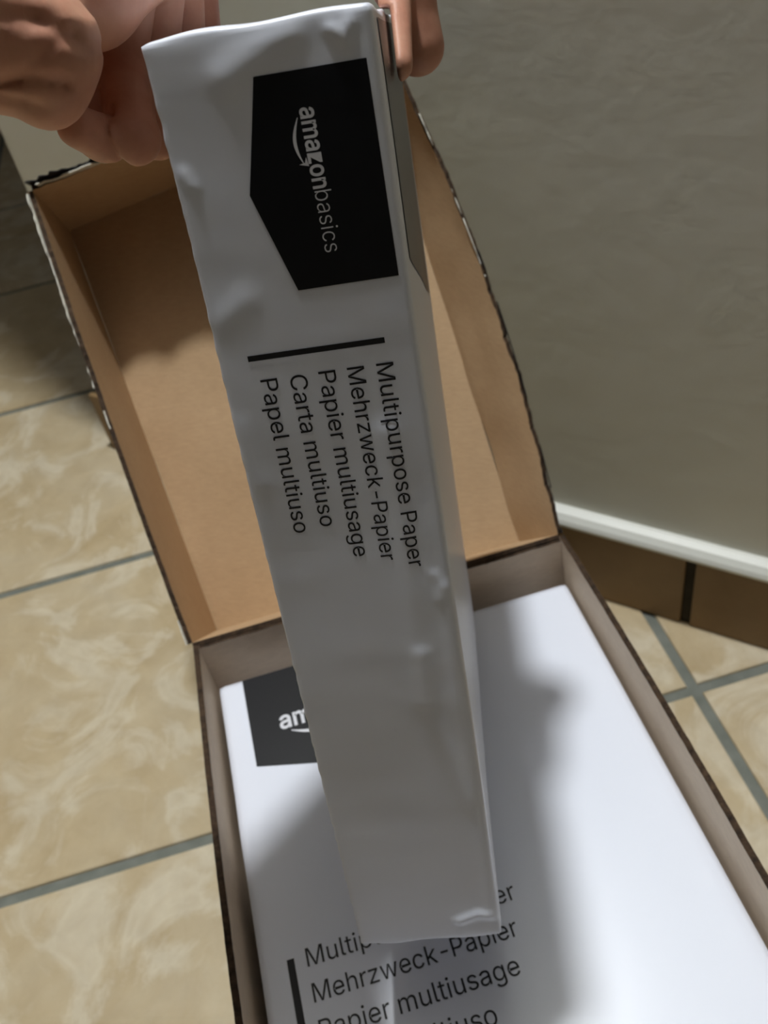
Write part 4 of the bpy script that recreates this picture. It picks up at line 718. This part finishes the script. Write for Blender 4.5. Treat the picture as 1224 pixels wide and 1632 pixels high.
# ------------------------------------------------------------------ hand
def build_hand():
    # capsules in the ream's own frame, millimetres: (a down, b right, c away), radius
    palm = [
        ((-34, -190, -60), 32, (-29, -130, -30), 30),
        ((-29, -130, -30), 30, (-19, -66, 2), 24.5),
        ((-19, -66, 2), 24.5, (-11, -37, 3), 18.5),
        ((-11, -37, 3), 18.5, (-3, -23.5, 3), 14.5),
        ((-4, -30, 4), 14, (7.5, -24, 2), 7.2),
        ((-16, -60, 16), 23, (-13, -17, 28), 11.5),
        ((-24, -50, 40), 23, (-26, -14, 70), 14),
        ((-26, -60, 45), 22, (-27, -20, 100), 14),
        ((-13, -17, 28), 11.5, (-21, -6, 48), 11),
        ((-26, -14, 70), 14, (-27, -2, 104), 12),
    ]
    fingers = [
        # little finger: from the knuckle down beside the ream, then curled under the palm
        [((-20, -16, 66), 9), ((2.3, -22.5, 60), 7.2), ((21.0, -17.2, 37), 6.7), ((19.3, -24.6, 33), 5.9), ((15.5, -27.0, 24), 5.4)],
        [((-21, -12, 82), 9.5), ((2, -18, 78), 7.8), ((21.2, -16.6, 58), 7.4), ((16, -30, 50), 6.8), ((8, -34, 42), 6.2)],
        [((-22, -11, 98), 10), ((3, -14, 96), 8.4), ((23, -14, 80), 8.0), ((15, -27, 68), 7.4), ((6, -34, 60), 6.6)],
        [((-23, -10, 114), 10), ((3, -12, 114), 8.4), ((21, -13, 100), 8.0), ((12, -26, 88), 7.4), ((4, -33, 78), 6.6)],
        # thumb: over the top end and down the right side
        [((-30, -20, 100), 14), ((-27, 18, 122), 12), ((-17, 52, 126), 10), ((-3, 59.6, 126), 8.9), ((11.8, 60.6, 125), 9.3)],
        [((-6, 55.5, 116), 5.5), ((15.5, 53.8, 92), 5.0)],
    ]
    h = 1.1
    lo = np.array([-70.0, -226.0, -96.0]); hi = np.array([34.0, 74.0, 140.0])
    n = np.ceil((hi - lo) / h).astype(int)
    ax = [lo[i] + h * np.arange(n[i]) for i in range(3)]
    A, B, Cc = (g.astype(np.float32) for g in np.meshgrid(*ax, indexing='ij'))
    def cap(p, rp, q, rq):
        p = np.array(p, np.float32); q = np.array(q, np.float32); dq = q - p
        L2 = float(dq @ dq)
        t = np.clip(((A - p[0]) * dq[0] + (B - p[1]) * dq[1] + (Cc - p[2]) * dq[2]) / L2, 0, 1)
        return np.sqrt((A - p[0] - t * dq[0]) ** 2 + (B - p[1] - t * dq[1]) ** 2 + (Cc - p[2] - t * dq[2]) ** 2) - (rp + (rq - rp) * t)
    def smin(x, y, k):
        hh = np.clip(0.5 + 0.5 * (y - x) / k, 0, 1)
        return y * (1 - hh) + x * hh - k * hh * (1 - hh)
    D = None
    for p, rp, q, rq in palm:
        c = cap(p, rp, q, rq)
        D = c if D is None else smin(D, c, 6.0)
    def crease(pts, w, dep, cmax=20):
        # a fold drawn on the camera side of the palm, in the plane across the ream's depth
        best = None
        for p, q in zip(pts[:-1], pts[1:]):
            dx, dy = q[0] - p[0], q[1] - p[1]
            t = np.clip(((A - p[0]) * dx + (B - p[1]) * dy) / (dx * dx + dy * dy), 0, 1)
            c = (A - p[0] - t * dx) ** 2 + (B - p[1] - t * dy) ** 2
            best = c if best is None else np.minimum(best, c)
        return dep * np.exp(-best / w ** 2) * np.clip((cmax - Cc) / 8, 0, 1)
    for pts, w, dep in CREASES:
        D = D + crease(pts, w, dep)
    for ch in fingers:
        Fd = None
        for (p, rp), (q, rq) in zip(ch[:-1], ch[1:]):
            c = cap(p, rp, q, rq)
            Fd = c if Fd is None else smin(Fd, c, 2.0)
        D = smin(D, Fd, 1.6)
    for pts, w, dep in FOLDS:
        D = D + crease(pts, w, dep, 46) * np.clip((Cc - 13) / 6, 0, 1)
    # the skin flattens against the ream instead of passing through it
    bx = np.maximum(np.maximum(-A, A - HL * 1000), np.maximum(np.maximum(-B, B - HT * 1000), np.maximum(-Cc, Cc - HD * 1000)))
    D = np.maximum(D, -(bx - 1.3))
    # flat cut at the arm's outer end is out of frame
    # naive surface nets
    S = D < 0
    nx, ny, nz = S.shape
    corner = [(i, j, k) for i in (0, 1) for j in (0, 1) for k in (0, 1)]
    cnt = np.zeros((nx - 1, ny - 1, nz - 1), np.int8)
    for i, j, k in corner: cnt += S[i:nx - 1 + i, j:ny - 1 + j, k:nz - 1 + k]
    act = (cnt > 0) & (cnt < 8)
    idx = -np.ones(act.shape, np.int64)
    cells = np.argwhere(act)
    idx[act] = np.arange(len(cells))
    pos = np.zeros((len(cells), 3)); num = np.zeros(len(cells))
    for c0 in corner:
        for axx in range(3):
            if c0[axx]: continue
            c1 = list(c0); c1[axx] = 1
            d0 = D[cells[:, 0] + c0[0], cells[:, 1] + c0[1], cells[:, 2] + c0[2]]
            d1 = D[cells[:, 0] + c1[0], cells[:, 1] + c1[1], cells[:, 2] + c1[2]]
            sgn = (d0 < 0) != (d1 < 0)
            t = np.where(sgn, d0 / np.where(sgn, d0 - d1, 1), 0)
            pt = np.tile(np.array(c0, float), (len(cells), 1)); pt[:, axx] += t
            pos[sgn] += pt[sgn]; num[sgn] += 1
    pos = (cells + pos / num[:, None]) * h + lo
    faces = []
    for axx in range(3):
        o1, o2 = [(1, 2), (2, 0), (0, 1)][axx]
        sl0 = [slice(None)] * 3; sl1 = [slice(None)] * 3
        sl0[axx] = slice(0, -1); sl1[axx] = slice(1, None)
        ed = np.argwhere(S[tuple(sl0)] != S[tuple(sl1)])
        ok = (ed[:, o1] > 0) & (ed[:, o2] > 0) & (ed[:, o1] < act.shape[o1]) & (ed[:, o2] < act.shape[o2])
        ed = ed[ok]
        ins = S[ed[:, 0], ed[:, 1], ed[:, 2]]
        def gi(d1, d2):
            e = ed.copy(); e[:, o1] -= d1; e[:, o2] -= d2
            return idx[e[:, 0], e[:, 1], e[:, 2]]
        q = np.stack([gi(1, 1), gi(0, 1), gi(0, 0), gi(1, 0)], 1)
        q[~ins] = q[~ins][:, ::-1]
        faces.append(q)
    faces = np.concatenate(faces)
    # two rounds of light smoothing
    for _ in range(2):
        acc = np.zeros_like(pos); k = np.zeros(len(pos))
        for s in range(4):
            a, b = faces[:, s], faces[:, (s + 1) % 4]
            np.add.at(acc, a, pos[b]); np.add.at(k, a, 1)
            np.add.at(acc, b, pos[a]); np.add.at(k, b, 1)
        pos = 0.5 * pos + 0.5 * acc / k[:, None]
    pos *= 0.001
    a, b, c = pos[:, 0:1], pos[:, 1:2], pos[:, 2:3]
    w = np.array(HO)[None] + a * np.array(E1)[None] + b * np.array(E2)[None] + c * np.array(E3)[None]
    o = mesh_obj('person', w.tolist(), [tuple(x) for x in faces.tolist()], M_SKIN, None, smooth=True)
    bm = bmesh.new(); bm.from_mesh(o.data); bmesh.ops.recalc_face_normals(bm, faces=bm.faces); bm.to_mesh(o.data); bm.free()
    tag(o, 'bare hand and wrist gripping the top end of the upright paper ream', 'person')
    return o
FOLDS = [
    ([(13, -21.4), (19, -21.6), (28, -21.0)], 0.9, 1.9),
    ([(12.5, -21.4), (18.5, -18.6), (20.5, -17.0)], 0.8, 0.7),
]
CREASES = [
    ([(2.4, -36), (3.4, -27), (4.0, -20.8), (5.6, -16.9)], 1.3, 1.5),
    ([(4.5, -34), (2.1, -22.2), (-1.1, -17.0), (-4.0, -11.1)], 1.1, 0.8),
    ([(5.7, -32), (7.4, -27), (9.8, -23.3)], 1.1, 1.1),
    ([(-6.5, -18), (-4.0, -13.5), (-0.5, -11.3)], 1.3, 1.4),
    ([(-11, -30), (-8, -22), (-7, -15)], 1.4, 0.8),
    ([(-13, -14), (-8, -10.5)], 1.2, 1.0),
    ([(-14, -8.5), (-6, -7.0)], 1.0, 0.9),
]
build_hand()
